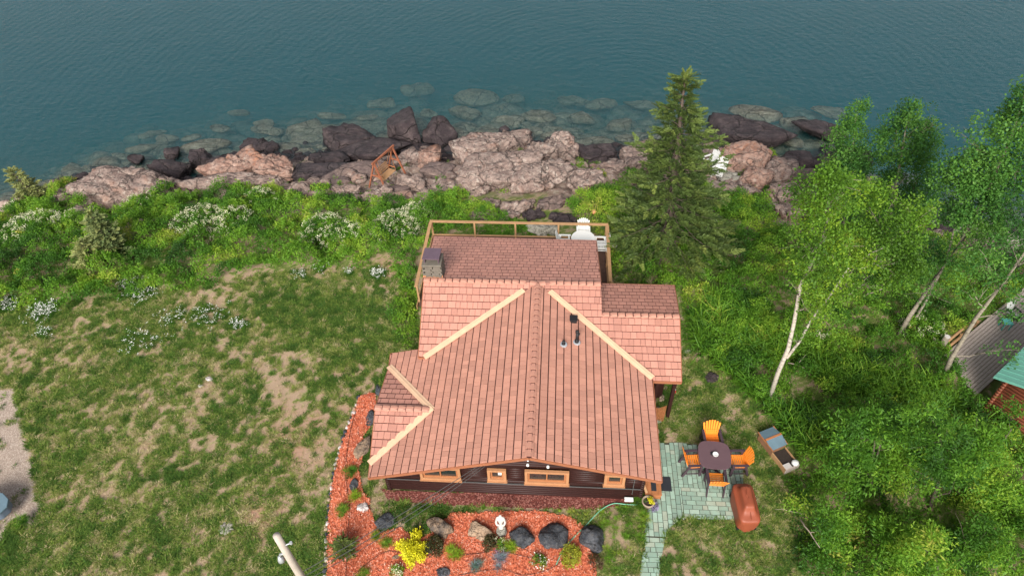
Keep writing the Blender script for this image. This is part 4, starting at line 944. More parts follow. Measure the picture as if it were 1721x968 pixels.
for a in [
 (212, 318, 130, 66, 'pinkrock', 'large domed pink lichen-speckled outcrop at the left shallows', .3),
 (262, 318, 80, 50, 'pinkrock', 'pink speckled outcrop shoulder falling toward the dark speckled boulder', -.3),
 (130, 338, 70, 34, 'pinkrock', 'grey-pink outcrop among shrubs near the left end of the shore', .2),
 (110, 312, 50, 20, 'pinkrock', 'low pink rock under green moss at the far left point', .1),
 (50, 335, 50, 22, 'pinkrock', 'pale rock below the small leaning spruce at the far left', .3),
 (150, 362, 70, 22, 'pinkrock', 'flat pink rock patch surrounded by left bank shrubs', .2),
 (395, 285, 90, 42, 'orangerock', 'pink outcrop left of the small shrub, rust tinged', .3),
 (465, 287, 84, 50, 'orangerock', 'bright orange-stained domed outcrop', -.2),
 (400, 307, 190, 26, 'pinkrock', 'long low pink ledge in front of the orange-stained outcrop', .1),
 (503, 327, 40, 28, 'pinkrock', 'small pink cracked rock at the left bank shrubs', .2),
 (565, 325, 70, 24, 'pinkrock', 'pink rock ledge just left of the swing feet', .2),
 (640, 325, 50, 22, 'pinkrock', 'pink rubble rock in front of the swing', .2),
 (690, 268, 44, 28, 'pinkrock', 'pale pink block right behind the swing top', .4),
 (722, 272, 44, 30, 'orangerock', 'rust-tinged block beside the purple-brown hollowed rock', -.3),
 (690, 310, 46, 26, 'pinkrock', 'pale lichen rock between the swing and the shrubs', .1),
 (724, 308, 26, 14, 'pinkrock', 'small round pale stone lying in the hollow rock', .0),
 (755, 318, 60, 28, 'pinkrock', 'pink broken ledge right of the hollow rock', .3),
 (815, 252, 110, 50, 'pinkrock', 'long pale pink whaleback outcrop at the water, mid-shore', .35),
 (862, 238, 60, 30, 'pinkrock', 'rounded pink knob at the right tip of the pale whaleback', 0),
 (848, 290, 130, 70, 'pinkrock', 'largest pink outcrop in the middle of the shore', .5),
 (948, 246, 62, 48, 'pinkrock', 'rounded pink lichen knob left of the round wet boulder', .1),
 (905, 262, 70, 44, 'pinkrock', 'dark-pitted pink outcrop left of the rounded lichen knob', .2),
 (912, 300, 110, 60, 'pinkrock', 'big sloping pink outcrop above the dark cleft', .6),
 (795, 318, 60, 34, 'pinkrock', 'pink shoulder rock at the left foot of the largest outcrop', .2),
 (822, 345, 40, 22, 'pinkrock', 'small pale pink rock at the shrubs near the deck', .1),
 (868, 348, 50, 26, 'pinkrock', 'mossy pink rock beneath the big sloping outcrop', .2),
 (985, 308, 70, 50, 'pinkrock', 'pink outcrop on the right side of the dark cleft', -.2),
 (1030, 285, 50, 34, 'pinkrock', 'small smooth rock right of the round wet boulder', .2),
 (1080, 268, 80, 54, 'pinkrock', 'tall pink outcrop just left of the spruce trunk', .3),
 (1140, 270, 70, 44, 'pinkrock', 'pink outcrop behind the spruce', 0),
 (1195, 265, 50, 30, 'pinkrock', 'pink slab above the two white chairs', .1),
 (1248, 272, 90, 50, 'orangerock', 'pink outcrop with a rust patch right of the white chairs', -.4),
 (1222, 298, 30, 22, 'greyrock', 'pale cream rock beside the nearer white chair', 0),
 (1268, 300, 60, 40, 'orangerock', 'smooth pink rock with orange seam below the rust patch', -.2),
 (1310, 296, 56, 44, 'pinkrock', 'cracked pink block above the small round bush', .2),
 (1240, 322, 60, 28, 'pinkrock', 'low pink rock among shrubs under the white chairs', .1),
 (1320, 326, 60, 36, 'pinkrock', 'broken pink rock beneath the gap in the shore', .2),
 (1330, 358, 40, 40, 'pinkrock', 'pale split rock running down beside the birch crown', .5),
 (1322, 388, 24, 26, 'pinkrock', 'small pale rock at the lower end of the split rock', .3),
 (1235, 425, 30, 14, 'pinkrock', 'flat pink rock showing through shrubs right of the spruce', .1),
 (850, 362, 54, 24, 'pinkrock', 'low pink rock seen above the left half of the deck railing', .2),
 (895, 362, 40, 20, 'darkrock', 'dark cleft rock above the middle of the deck railing', .1),
 (945, 366, 44, 22, 'darkrock', 'dark rock just left of the deck chairs beyond the railing', -.2),
 (805, 362, 34, 16, 'pinkrock', 'small pink rock above the second deck post', .1),
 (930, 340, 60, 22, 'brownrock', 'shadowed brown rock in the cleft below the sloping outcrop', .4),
 (910, 388, 46, 24, 'greyrock', 'pale lichen-covered boulder directly behind the deck railing', .0),
 (1640, 392, 70, 26, 'greyrock', 'pale broken shore rock seen through the aspens at the far right', .1),
 (1700, 410, 60, 24, 'greyrock', 'pale rock at the right edge of the shore', .1),
 (1580, 385, 50, 22, 'darkrock', 'dark shore rock behind the aspens at the right', .1),
 (1172, 485, 14, 8, 'greyrock', 'small pale stone in the herbs right of the rear roof wing', .1),
 (1183, 492, 12, 8, 'greyrock', 'smaller pale stone beside the one in the herbs', .1)]:
    px, py, w_, h_, mt, lb, rz = a
    place_rock(px, py, w_, h_, mt, lb, name='outcrop' if w_ > 60 else 'rock', cat='rock', rz=rz, sub=5 if w_ > 60 else (4 if w_ > 26 else 3), fac=8, sharp=26., rough=.13, cracks=.16, flat=1.35 if w_ > 36 else 1., box=(px*7+py) % 3 != 0 if w_ > 40 else .03)
# submerged boulders
UW = [(512, 228, 74, 44, 1.), (905, 198, 62, 26, .8), (862, 206, 32, 22, .8), (897, 221, 32, 18, .6), (975, 199, 46, 22, .9), (800, 164, 78, 30, 1.6), (1040, 211, 52, 24, .9), (1012, 176, 54, 22, 1.6), (350, 246, 76, 28, .5),
      (445, 208, 40, 18, .8), (452, 220, 52, 18, .7), (282, 232, 46, 18, .9), (238, 250, 46, 16, .8), (1272, 193, 96, 34, .5), (1345, 212, 60, 26, .6), (1000, 238, 80, 20, .3), (810, 224, 36, 16, .7), (618, 198, 34, 12, 1.),
      (960, 170, 50, 18, 2.), (370, 216, 40, 14, 1.), (130, 290, 70, 20, .7), (175, 286, 60, 20, .5), (50, 320, 60, 16, .6), (720, 190, 36, 16, 1.2), (700, 150, 60, 18, 2.2), (860, 165, 50, 18, 2.), (780, 190, 60, 20, 1.2), (560, 195, 50, 14, 1.2),
      (1080, 178, 50, 18, 1.8), (1130, 200, 60, 20, 1.2), (1400, 190, 50, 18, 1.2), (320, 232, 34, 12, 1.), (255, 225, 40, 12, 1.4), (400, 190, 44, 14, 1.6), (940, 225, 36, 14, .7), (1060, 235, 50, 18, .4), (870, 225, 30, 12, .6),
      (790, 245, 44, 14, .4), (1330, 240, 50, 20, .3), (500, 258, 60, 16, .2), (640, 175, 50, 16, 1.8), (310, 280, 40, 14, .2), (255, 285, 36, 12, .2), (205, 262, 44, 14, .8), (1600, 350, 60, 20, .5), (1680, 360, 50, 20, .7), (1520, 300, 60, 24, .8), (1660, 300, 70, 24, 1.6)]
for i, (px, py, w_, h_, dep) in enumerate(UW):
    o = place_rock(px, py, w_, h_, 'seabould', 'pale algae-coated boulder lying under the shallow lake water', name='submerged_boulder', cat='boulder', rz=random.uniform(-.4, .4), sub=3, fac=9, sharp=9., rough=.07, z=WATER-.2-dep*.62, box=i % 2 == 0, group='boulders under the water')
    o['px'] = (px, py); UO = globals().setdefault('UO', []); UO.append(o)
    if i in (0, 1, 5, 13):
        o['label'] = {0: 'broad submerged boulder breaking the surface left of the dark angular boulders', 1: 'long flat-topped submerged boulder off the rounded pink knob', 5: 'pale deep submerged boulder, the broadest one off the middle of the shore', 13: 'large tan submerged slab beyond the dark ribbed boulder'}[i]; o['own'] = 1
LMK = [((677, 220), 'the tall dark block'), ((1001, 261), 'the round wet boulder'), ((1262, 226), 'the ribbed dark boulder'), ((230, 268), 'the smallest dark rock at the left'), ((60, 310), 'the leaning small spruce'), ((425, 244), 'the orange-stained outcrop'), ((862, 238), 'the rounded pink knob'), ((1440, 262), 'the aspens at the shore gap'), ((1660, 392), 'the pale broken rock at far right')]
ORD = ['nearest', 'second nearest', 'third nearest', 'fourth nearest', 'fifth nearest', 'sixth nearest', 'seventh nearest', 'eighth nearest', 'ninth nearest', 'tenth nearest', 'eleventh nearest', 'twelfth nearest', 'thirteenth nearest']
bk_ = {}
for o in UO:
    d_ = [math.hypot(o['px'][0]-l[0][0], o['px'][1]-l[0][1]) for l in LMK]; j = int(np.argmin(d_)); bk_.setdefault(j, []).append((d_[j], o.name, o))
for j, L0 in bk_.items():
    for n_, (dd, _, o) in enumerate(sorted([q for q in L0], key=lambda q: q[0])):
        if 'own' not in o: o['label'] = 'pale algae-coated boulder under water, %s to %s' % (ORD[n_], LMK[j][1])
for o in UO:
    del o['px']
    if 'own' in o: del o['own']
# cobbles of the sea bed: nobody can count them
cv = []; cf = []; r_ = np.random.default_rng(3); D0, F0 = ICO[2]
for i in range(1300):
    x = r_.uniform(-40, 34); ysx = np.interp(x, _sh[:, 0], _sh[:, 1]); y = ysx+abs(r_.normal())*7+.3; s_ = r_.uniform(.22, .62)*(1+1.2*(r_.uniform() < .12)); b = len(cv)*len(D0)
    sc = np.array([s_*r_.uniform(.8, 1.7), s_*r_.uniform(.7, 1.2), s_*.6]); zz = float(tz(x, y)); 
    if zz+sc[2] > WATER-.1: continue
    cv.append(D0*(1+.25*(vn(D0[:, 0]*2+i, D0[:, 1]*2, D0[:, 2]*2, i)-.5)[:, None])*sc+np.array([x, y, zz])); cf.append(F0+b)
o = link('cobbles', npmesh('cobbles', np.concatenate(cv), np.concatenate(cf), True), None, M['seabould']); tag(o, kind='stuff')
cv = []; cf = []
for i in range(460):
    x = r_.uniform(-36, 32); ysx = np.interp(x, _sh[:, 0], _sh[:, 1]); y = ysx+r_.normal()*.9-.2; s_ = r_.uniform(.14, .42); b = len(cv)*len(D0)
    zz = max(float(tz(x, y, True)), WATER-.2)
    Q_ = D0/np.max(np.abs(D0 @ np.linalg.qr(r_.normal(size=(3, 3)))[0]), 1)[:, None]**.7
    cv.append(Q_*(1+.25*(vn(D0[:, 0]*2+i, D0[:, 1]*2, D0[:, 2]*2, i)-.5)[:, None])*np.array([s_*r_.uniform(.8, 1.6), s_*r_.uniform(.7, 1.2), s_*.7])+np.array([x, y, zz])); cf.append(F0+b)
o = link('shore_stones', npmesh('shore_stones', np.concatenate(cv), np.concatenate(cf)), None, M['darkrock']); tag(o, kind='stuff')
cv = []; cf = []
for i in range(420):
    x = r_.uniform(-34, 30); ysx = np.interp(x, _sh[:, 0], _sh[:, 1]); ybx = np.interp(x, _bk[:, 0], _bk[:, 1]); y = ybx+(ysx-ybx)*r_.uniform(.42, 1.0); s_ = r_.uniform(.12, .40); b = len(cv)*len(D0)
    Q_ = D0/np.max(np.abs(D0 @ np.linalg.qr(r_.normal(size=(3, 3)))[0]), 1)[:, None]**.8
    cv.append(Q_*(1+.25*(vn(D0[:, 0]*2+i, D0[:, 1]*2, D0[:, 2]*2, i)-.5)[:, None])*np.array([s_*r_.uniform(.9, 1.6), s_*r_.uniform(.8, 1.2), s_*.7])+np.array([x, y, float(tz(x, y, True))+.06])); cf.append(F0+b)
o = link('rock_rubble', npmesh('rock_rubble', np.concatenate(cv), np.concatenate(cf)), None, M['pinkrock']); tag(o, kind='stuff')
# garden rocks
for a in [
 (644, 876, 34, 28, 'gardenrock', 'blue-grey tilted rock at the left end of the rock row'), (738, 886, 46, 36, 'mixrock', 'two-toned brown and grey rock right of the green patch'),
 (807, 893, 52, 30, 'tanrock', 'smooth tan rock left of the statue'), (874, 898, 46, 38, 'gardenrock', 'dark blue-grey wedge rock just right of the statue'),
 (931, 901, 48, 44, 'gardenrock', 'dark blue-grey rock with pointed base, middle of the three right of the statue'), (995, 904, 42, 48, 'gardenrock', 'tall dark rock at the right end of the rock row on the grass edge'),
 (610, 853, 22, 18, 'whiterock', 'white-topped quartz rock near the cottage front corner'), (594, 816, 18, 26, 'gardenrock', 'dark upright rock between two tufts in the left strip'),
 (622, 702, 16, 32, 'gardenrock', 'dark rock against the left wall under the small gable'), (637, 654, 12, 26, 'gardenrock', 'dark rock at the top end of the red mulch strip'),
 (611, 750, 24, 44, 'mixrock', 'long flat brown rock beside the left mulch strip'), (744, 964, 26, 18, 'gardenrock', 'flat grey stone at the bottom of the mulch bed'),
 (665, 936, 17, 13, 'mixrock', 'small brown rock left of the yellow shrub'), (595, 693, 9, 13, 'whiterock', 'small white stone on the lawn edge by the mulch strip'),
 (352, 636, 13, 10, 'whiterock', 'small pale stone on the open lawn'), (337, 648, 10, 6, 'greyrock', 'tiny flat stone next to the pale stone on the lawn'),
 (1197, 633, 26, 20, 'darkrock', 'dark rounded rock on the grass right of the cottage wing'), (1154, 590, 14, 7, 'greyrock', 'pale flat stone beside the right roof wing'),
 (987, 937, 7, 8, 'whiterock', 'small white stone at the lower right of the mulch bed'), (972, 912, 7, 6, 'tanrock', 'small tan pebble between the two rightmost dark rocks'),
 (1112, 668, 10, 14, 'tanrock', 'tan foundation stone nearest the lattice'), (1108, 688, 10, 14, 'tanrock', 'second tan foundation stone below the lattice'),
 (1107, 706, 12, 14, 'greyrock', 'pale grey foundation stone along the right wall'), (1105, 724, 9, 12, 'tanrock', 'lowest tan foundation stone along the right wall'),
 (1118, 652, 9, 10, 'tanrock', 'small stone beside the porch post'), (1133, 646, 8, 14, 'tanrock', 'tan pointed stone under the right roof wing'), (1365, 745, 12, 10, 'greyrock', 'pale stone among shrubs right of the hutch'),
 (1009, 858, 12, 5, 'whiterock', 'pale flat brick-like stone under the hose'), (1020, 859, 9, 5, 'tanrock', 'tan flat stone next to the pale one under the hose')]:
    px, py, w_, h_, mt, lb = a
    p = at(px, py, .1); k = ppm(p)
    me = rock_mesh(RK[0]*5+1, w_/k*.54, h_/k*.50/.86, min(w_, h_)/k*.40, 4 if w_ > 16 else 3, 12, 20., .07); RK[0] += 1
    o = link('garden_rock', me, None, M[mt]); hh_ = min(w_, h_)/k*.40; p = at(px, py, hh_*.45); o.location = (p[0], p[1], hh_*.35); o.rotation_euler = (random.uniform(-.15, .15), random.uniform(-.15, .15), random.uniform(-.4, .4)); tag(o, lb, 'rock')
# fire ring
p = at(380, 887, .05); fr2 = thing('stone_ring', 'small ring of pale rubble stones on the lawn above the pole', 'fire ring', (p[0], p[1], 0))
for i in range(9):
    a = i/9*6.283; me = rock_mesh(300+i, .13, .10, .08, 2, 9); o = link('stone', me, fr2, M['greyrock']); o.location = (.19*math.cos(a), .18*math.sin(a), .02); o.rotation_euler = (0, 0, a)
me = rock_mesh(320, .16, .15, .07, 2, 9); o = link('stone', me, fr2, M['greyrock']); o.location = (0, 0, .02)
# edging stones
eg = thing('bed_edging', 'line of small mixed edging stones along the left side of the red mulch', 'edging', (0, 0, 0))
ep = [at(x, y, 0) for x, y in [(604, 668), (592, 695), (577, 735), (564, 780), (555, 830), (550, 880), (548, 940), (545, 1000)]]
L_ = 0; prev = None; em = [rock_mesh(400+i, .085, .115, .07, 2, 9, 16.) for i in range(5)]
for i in range(len(ep)-1):
    a, b = ep[i], ep[i+1]; d = np.linalg.norm(b-a); n = int(d/.215)
    for k in range(n):
        q = a+(b-a)*k/n; 
        o = bpy.data.objects.new('edging_stone', em[random.randrange(5)]); COL.objects.link(o); o.parent = eg
        if not o.data.materials: o.data.materials.append(M['tanrock'])
        o.material_slots[0].link = 'OBJECT'; o.material_slots[0].material = M[random.choice(('tanrock', 'gardenrock', 'greyrock', 'gardenrock', 'whiterock'))]
        o.location = (q[0]+random.uniform(-.03, .03), q[1], .04); o.rotation_euler = (0, 0, random.uniform(-.5, .5)); s_ = random.uniform(.75, 1.25); o.scale = (s_, s_, s_)

# ------------------------------------------------------------------ scattering
def leafproto(name, mat, n, rad, ll, lw, flat=.6, upb=.6, seed=0, shape='ball'):
    r_ = np.random.default_rng(seed); V = []; F = []
    for i in range(n):
        if shape == 'ball':
            c = r_.normal(size=3); c /= np.linalg.norm(c); c *= rad*r_.uniform(.3, 1)**.6; c[2] *= flat
            ax = r_.normal(size=3); ax[2] += .1; ax += c/rad*1.0; nrm = r_.normal(size=3)*.5+c/rad*.45; nrm[2] += upb*1.5
        ax /= np.linalg.norm(ax); nrm -= ax*(nrm@ax); nrm /= np.linalg.norm(nrm); sd = np.cross(ax, nrm); l_ = ll*r_.uniform(.7, 1.3); w_ = lw*r_.uniform(.7, 1.3)
        b = len(V); V += [c, c+ax*l_*.45+sd*w_/2-nrm*.1*l_, c+ax*l_-nrm*.15*l_, c+ax*l_*.45-sd*w_/2-nrm*.1*l_]; F.append((b, b+1, b+2, b+3))
    me = npmesh(name, V, F); me.materials.append(mat); return me
def grassproto(name, mat, n, rad, hgt, w_, bend=.5, seed=0, fan=.5):
    r_ = np.random.default_rng(seed); V = []; F = []
    for i in range(n):
        a = r_.uniform(0, 6.283); q = rad*math.sqrt(r_.uniform()); c = np.array([q*math.cos(a), q*math.sin(a), 0]); d = np.array([math.cos(a), math.sin(a), 0])*fan+np.append(r_.normal(size=2)*.35, 0)
        h = hgt*r_.uniform(.6, 1.2); sd = np.array([-math.sin(a+r_.uniform(-1, 1)), math.cos(a), 0])*w_/2; b = len(V)
        m_ = c+d*h*.35*bend+np.array([0, 0, h*.6]); t_ = c+d*h*bend*1.2+np.array([0, 0, h*(1-.3*bend)])
        V += [c-sd, c+sd, m_+sd*.8, m_-sd*.8, t_]; F += [(b, b+1, b+2, b+3), (b+3, b+2, b+4, b+4)]
    me = bpy.data.meshes.new(name); me.from_pydata([tuple(v) for v in V], [], [tuple(dict.fromkeys(f)) for f in F]); me.update(); me.materials.append(mat); return me
def sprayproto(name, mat, seed=0, L__=.5, n=26):
    r_ = np.random.default_rng(seed); V = []; F = []
    def nd(c, ax, l_, w_):
        ax = ax/np.linalg.norm(ax); nr = r_.normal(size=3)*.6+np.array([0, 0, 1]); nr -= ax*(nr@ax); nr /= np.linalg.norm(nr); sd = np.cross(ax, nr); b = len(V)
        V.extend([c, c+ax*l_*.5+sd*w_, c+ax*l_, c+ax*l_*.5-sd*w_]); F.append((b, b+1, b+2, b+3))
    for i in range(n):
        t_ = (i+.5)/n; s_ = -1 if i % 2 else 1
        nd(np.array([t_*L__, 0, r_.uniform(-.02, .03)]), np.array([.7, s_*(1-t_*.6), r_.uniform(-.2, .35)]), .20*(1-.45*t_), .022)
    for i in range(8): nd(np.array([i/8*L__, 0, .0]), np.array([1, r_.uniform(-.2, .2), r_.uniform(0, .4)]), .16, .03)
    me = npmesh(name, V, F); me.materials.append(mat); return me
_ng = {}
def scatter(name, P, protos, scl, rot=None, tint=None, parent=None, pick=None, seed=0, up_lock=False):
    P = np.asarray(P, np.float32); n = len(P); r_ = np.random.default_rng(seed+100)
    me = bpy.data.meshes.new(name); me.vertices.add(n); me.vertices.foreach_set('co', P.ravel())
    if rot is None:
        rot = np.stack([r_.normal(0, .12 if up_lock else .5, n), r_.normal(0, .12 if up_lock else .5, n), r_.uniform(0, 6.283, n)], -1)
    if tint is None: tint = r_.uniform(0, 1, n)
    if pick is None: pick = r_.integers(0, len(protos), n)
    scl = np.broadcast_to(scl, n)
    for nm, ty, v in (('rot', 'FLOAT_VECTOR', np.asarray(rot, np.float32).ravel()), ('scl', 'FLOAT', np.asarray(scl, np.float32)), ('tint', 'FLOAT', np.clip(tint, 0, 1).astype(np.float32)), ('pick', 'INT', np.asarray(pick, np.int32))):
        a = me.attributes.new(nm, ty, 'POINT'); a.data.foreach_set('vector' if ty == 'FLOAT_VECTOR' else 'value', v)
    o = link(name, me, parent)
    if parent is not None: o['kind'] = 'stuff'
    key = tuple(p.name for p in protos)
    if key not in _ng:
        c = bpy.data.collections.new('plants_'+str(len(_ng)))
        for i, p in enumerate(protos):
            q = bpy.data.objects.new('p%02d_%s' % (i, p.name), p); c.objects.link(q)
        g = bpy.data.node_groups.new('scatter_'+str(len(_ng)), 'GeometryNodeTree')
        g.interface.new_socket('Geometry', in_out='INPUT', socket_type='NodeSocketGeometry'); g.interface.new_socket('Geometry', in_out='OUTPUT', socket_type='NodeSocketGeometry')
        N_ = g.nodes; gi = N_.new('NodeGroupInput'); go = N_.new('NodeGroupOutput'); ci = N_.new('GeometryNodeCollectionInfo'); ci.inputs['Collection'].default_value = c; ci.inputs['Separate Children'].default_value = True; ci.inputs['Reset Children'].default_value = True
        ip = N_.new('GeometryNodeInstanceOnPoints'); ip.inputs['Pick Instance'].default_value = True
        def na(nm, ty): k = N_.new('GeometryNodeInputNamedAttribute'); k.data_type = ty; k.inputs['Name'].default_value = nm; return k.outputs['Attribute']
        er = N_.new('FunctionNodeEulerToRotation')
        g.links.new(gi.outputs[0], ip.inputs['Points']); g.links.new(ci.outputs[0], ip.inputs['Instance']); g.links.new(na('pick', 'INT'), ip.inputs['Instance Index'])
        g.links.new(na('rot', 'FLOAT_VECTOR'), er.inputs[0]); g.links.new(er.outputs[0], ip.inputs['Rotation']); g.links.new(na('scl', 'FLOAT'), ip.inputs['Scale'])
        g.links.new(ip.outputs[0], go.inputs[0]); _ng[key] = g
    md = o.modifiers.new('scatter', 'NODES'); md.node_group = _ng[key]
    return o
LEAF = [leafproto('leafc%d' % i, M['leaf'], 26, .24, .12, .065, .55, .7, i) for i in range(4)]
LEAFD = [leafproto('leafd%d' % i, M['leafdark'], 20, .26, .10, .075, .8, .4, 10+i) for i in range(4)]
LEAFR = [leafproto('leafr%d' % i, M['leaf'], 26, .28, .17, .05, .45, .8, 60+i) for i in range(4)]
LEAFB = [leafproto('leafb%d' % i, M['leafbirch'], 20, .24, .09, .07, .8, .4, 20+i) for i in range(4)]
TALL = [grassproto('tall%d' % i, M['leaf'], 16, .16, .55, .035, .75, i) for i in range(3)]
TUFT = [grassproto('tuft%d' % i, M['grass'], 16, .10, .085, .016, .9, i+5, .9) for i in range(4)]
SPRAY = [sprayproto('spray%d' % i, M['needle'], i) for i in range(3)]
SPRAYB = [sprayproto('sprayb%d' % i, M['needleblue'], i+4, .35, 20) for i in range(3)]
FLW = [leafproto('umbel%d' % i, M['petal'], 16, .12, .045, .045, .5, 1.5, 40+i) for i in range(3)]
DAISY = [leafproto('daisy%d' % i, M['petalw'], 5, .12, .055, .055, .3, 3., 50+i) for i in range(3)]
cb = MB(); cb.box((0, 0, 0), (.055, .016, .007)); CHIP = [mesh('chip', cb.V, cb.F)]; CHIP[0].materials.append(M['chip'])
# --- lawn tufts
GP = lambda L: [tuple(ground(x, y)[:2]) for x, y in L]
def sample(poly, dens, seed, holes=()):
    r_ = np.random.default_rng(seed); P = np.asarray(poly); lo, hi = P.min(0), P.max(0); n = int((hi-lo).prod()*dens)
    x = r_.uniform(lo[0], hi[0], n); y = r_.uniform(lo[1], hi[1], n); m = inpoly(P, x, y)
    for h in holes: m &= ~inpoly(h, x, y)
    return x[m], y[m]
HOUSE = [(-6.45, 13.4), (3.55, 13.4), (3.55, 17.6), (4.9, 17.9), (4.9, 22.3), (2, 22.3), (2, 24), (-5.2, 24), (-5.2, 18.4), (-6.45, 18.4)]
HOLES = [BEDW, B2W, PW, HOUSE]
LAWN = GP([(-60, 528), (120, 506), (250, 492), (420, 462), (560, 452), (650, 440), (690, 470), (700, 560), (800, 600), (1100, 560), (1150, 590), (1180, 610), (1215, 630), (1280, 690), (1330, 790), (1345, 1010), (-60, 1010)])
x, y = sample(LAWN, 190, 1, HOLES); lm = lawn_mask(x, y); r_ = np.random.default_rng(2)
dmk = inpoly(drive, x, y); ed = fbm(x, y, .25, 90, 2)
cl_ = lm+1.5*(fbm(x, y, .26, 97, 2)-.5); k = (r_.uniform(size=len(x)) < .12+.88*sstep(.22, .62, cl_)) & ~(dmk & (ed < .78))
x, y, lm = x[k], y[k], lm[k]; n = len(x)
sz = .6+.9*lm*r_.uniform(.4, 1.3, n)+.5*(fbm(x, y, 1.2, 95, 2)-.5); tint = np.clip(.88-.66*lm+.22*(fbm(x, y, 2.3, 94, 3)-.5)*2+.55*(fbm(x, y, .22, 93, 2)-.5)*2+r_.normal(0, .17, n), 0, 1)
o = scatter('grass', np.stack([x, y, tz(x, y, True)], -1), TUFT, sz, tint=tint, seed=4, up_lock=True); tag(o, kind='stuff')
# --- mulch chips
x, y = sample(BEDW, 300, 6); o = scatter('wood_chips', np.stack([x, y, np.full(len(x), .085)+.03*r_.uniform(size=len(x))], -1), CHIP, r_.uniform(.6, 1.5, len(x)), seed=5); tag(o, kind='stuff')

# --- canopy fields (shrub masses)
def canopy(name, pxpoly, dens, protos, hmin, hmax, rmin, rmax, mdens, seed, tintf, scl=(.7, 1.2), holes=(), base_t=.0, worldpoly=None):
    P = worldpoly or GP(pxpoly); r_ = np.random.default_rng(seed)
    mx_, my_ = sample(P, mdens, seed+1); mr = r_.uniform(rmin, rmax, len(mx_)); mh = r_.uniform(hmin, hmax, len(mx_)); mt_ = r_.uniform(-1, 1, len(mx_))
    x, y = sample(P, dens, seed+2, holes); H = np.full(len(x), .08); T = np.zeros(len(x)); own = np.zeros(len(x))
    for i in range(len(mx_)):
        s_ = (np.abs(x-mx_[i]) < mr[i]) & (np.abs(y-my_[i]) < mr[i]); d2 = ((x[s_]-mx_[i])**2+(y[s_]-my_[i])**2)/mr[i]**2
        h = np.where(d2 < 1, mh[i]*np.sqrt(np.maximum(0, 1-d2)), 0); b = h > H[s_]
        Hs = H[s_]; Ts = T[s_]; Hs[b] = h[b]; Ts[b] = mt_[i]; H[s_] = Hs; T[s_] = Ts
    z = tz(x, y, True)+H*r_.uniform(.70, 1.10, len(x)); rel = r_.uniform(size=len(x))
    tint = base_t+tintf+T*.22+.42*(fbm(x, y, 2.2, seed+5, 3)-.5)*2+r_.normal(0, .08, len(x))
    o = scatter(name, np.stack([x, y, z], -1), protos, r_.uniform(scl[0], scl[1], len(x)), tint=tint, seed=seed+7); return o, (x, y, z, T)
NBP = [tuple(at(x, y, .1)[:2]) for x, y in [(1580, 604), (1590, 586), (1650, 536), (1760, 470), (1900, 560), (1900, 760), (1721, 730), (1650, 690), (1620, 660)]]
o, _c1 = canopy('bank_shrubbery', [(-60, 372), (0, 368), (50, 345), (85, 330), (120, 335), (150, 350), (180, 362), (240, 345), (290, 330), (330, 324), (400, 318), (460, 320), (520, 335), (560, 335), (640, 340), (700, 345), (740, 340), (800, 352), (850, 366), (890, 376), (900, 400), (760, 400), (700, 430), (700, 490), (702, 560), (690, 585), (668, 575), (655, 540), (672, 500), (668, 460), (650, 442), (560, 456), (420, 468), (250, 500), (120, 515), (-60, 535)],
             40, LEAF, .35, 1.25, .35, 1.1, 1.3, 20, .44, (.5, 1.0), [HOUSE]); tag(o, kind='stuff')
RIGHT = GP([(1010, 400), (960, 372), (950, 350), (985, 335), (1010, 310), (1055, 300), (1090, 312), (1150, 320), (1200, 318), (1250, 338), (1290, 340), (1302, 372), (1320, 410), (1345, 400), (1360, 350), (1400, 320), (1460, 335), (1540, 400), (1620, 430), (1780, 440), (1780, 1010), (1340, 1010), (1325, 800), (1340, 780), (1280, 690), (1215, 625), (1172, 600), (1150, 580), (1146, 500), (1030, 480)])
o, _c2 = canopy('hillside_shrubbery', None, 36, LEAF, .35, 1.35, .35, 1.0, 1.2, 30, .48, (.5, 1.0), [HOUSE, NBP], worldpoly=RIGHT); tag(o, kind='stuff')
TG = GP([(1150, 500), (1250, 500), (1330, 560), (1420, 620), (1560, 640), (1640, 700), (1660, 780), (1500, 780), (1350, 770), (1300, 700), (1180, 600)])
x, y = sample(TG, 26, 41, [HOUSE]); n = len(x); gm = fbm(x, y, 2.0, 43, 3); k = gm > .42; x, y, gm = x[k], y[k], gm[k]; n = len(x)
rot = np.stack([np.random.default_rng(1).normal(0, .2, n)+.2, np.random.default_rng(2).normal(0, .2, n)-.2, np.random.default_rng(3).uniform(-1, 1, n)], -1)
o = scatter('tall_grass', np.stack([x, y, tz(x, y, True)+.15], -1), TALL, np.random.default_rng(5).uniform(.8, 1.7, n), rot=rot, tint=.30+.5*(gm-.42)*2+np.random.default_rng(6).normal(0, .12, n), seed=8); tag(o, kind='stuff')
x = RNG.uniform(-34, 24, 5200); yb0 = np.interp(x, _bk[:, 0], _bk[:, 1]); ys0 = np.interp(x, _sh[:, 0], _sh[:, 1]); tt0 = RNG.uniform(.45, .93, len(x)); y = yb0+(ys0-yb0)*tt0
k = fbm(x, y, .9, 131, 3) > .565+.12*(tt0-.5); x, y = x[k], y[k]; o = scatter('crevice_plants', np.stack([x, y, tz(x, y, True)+.12], -1), LEAF, RNG.uniform(.35, .8, len(x)), tint=.55+RNG.normal(0, .15, len(x)), seed=77); tag(o, kind='stuff')
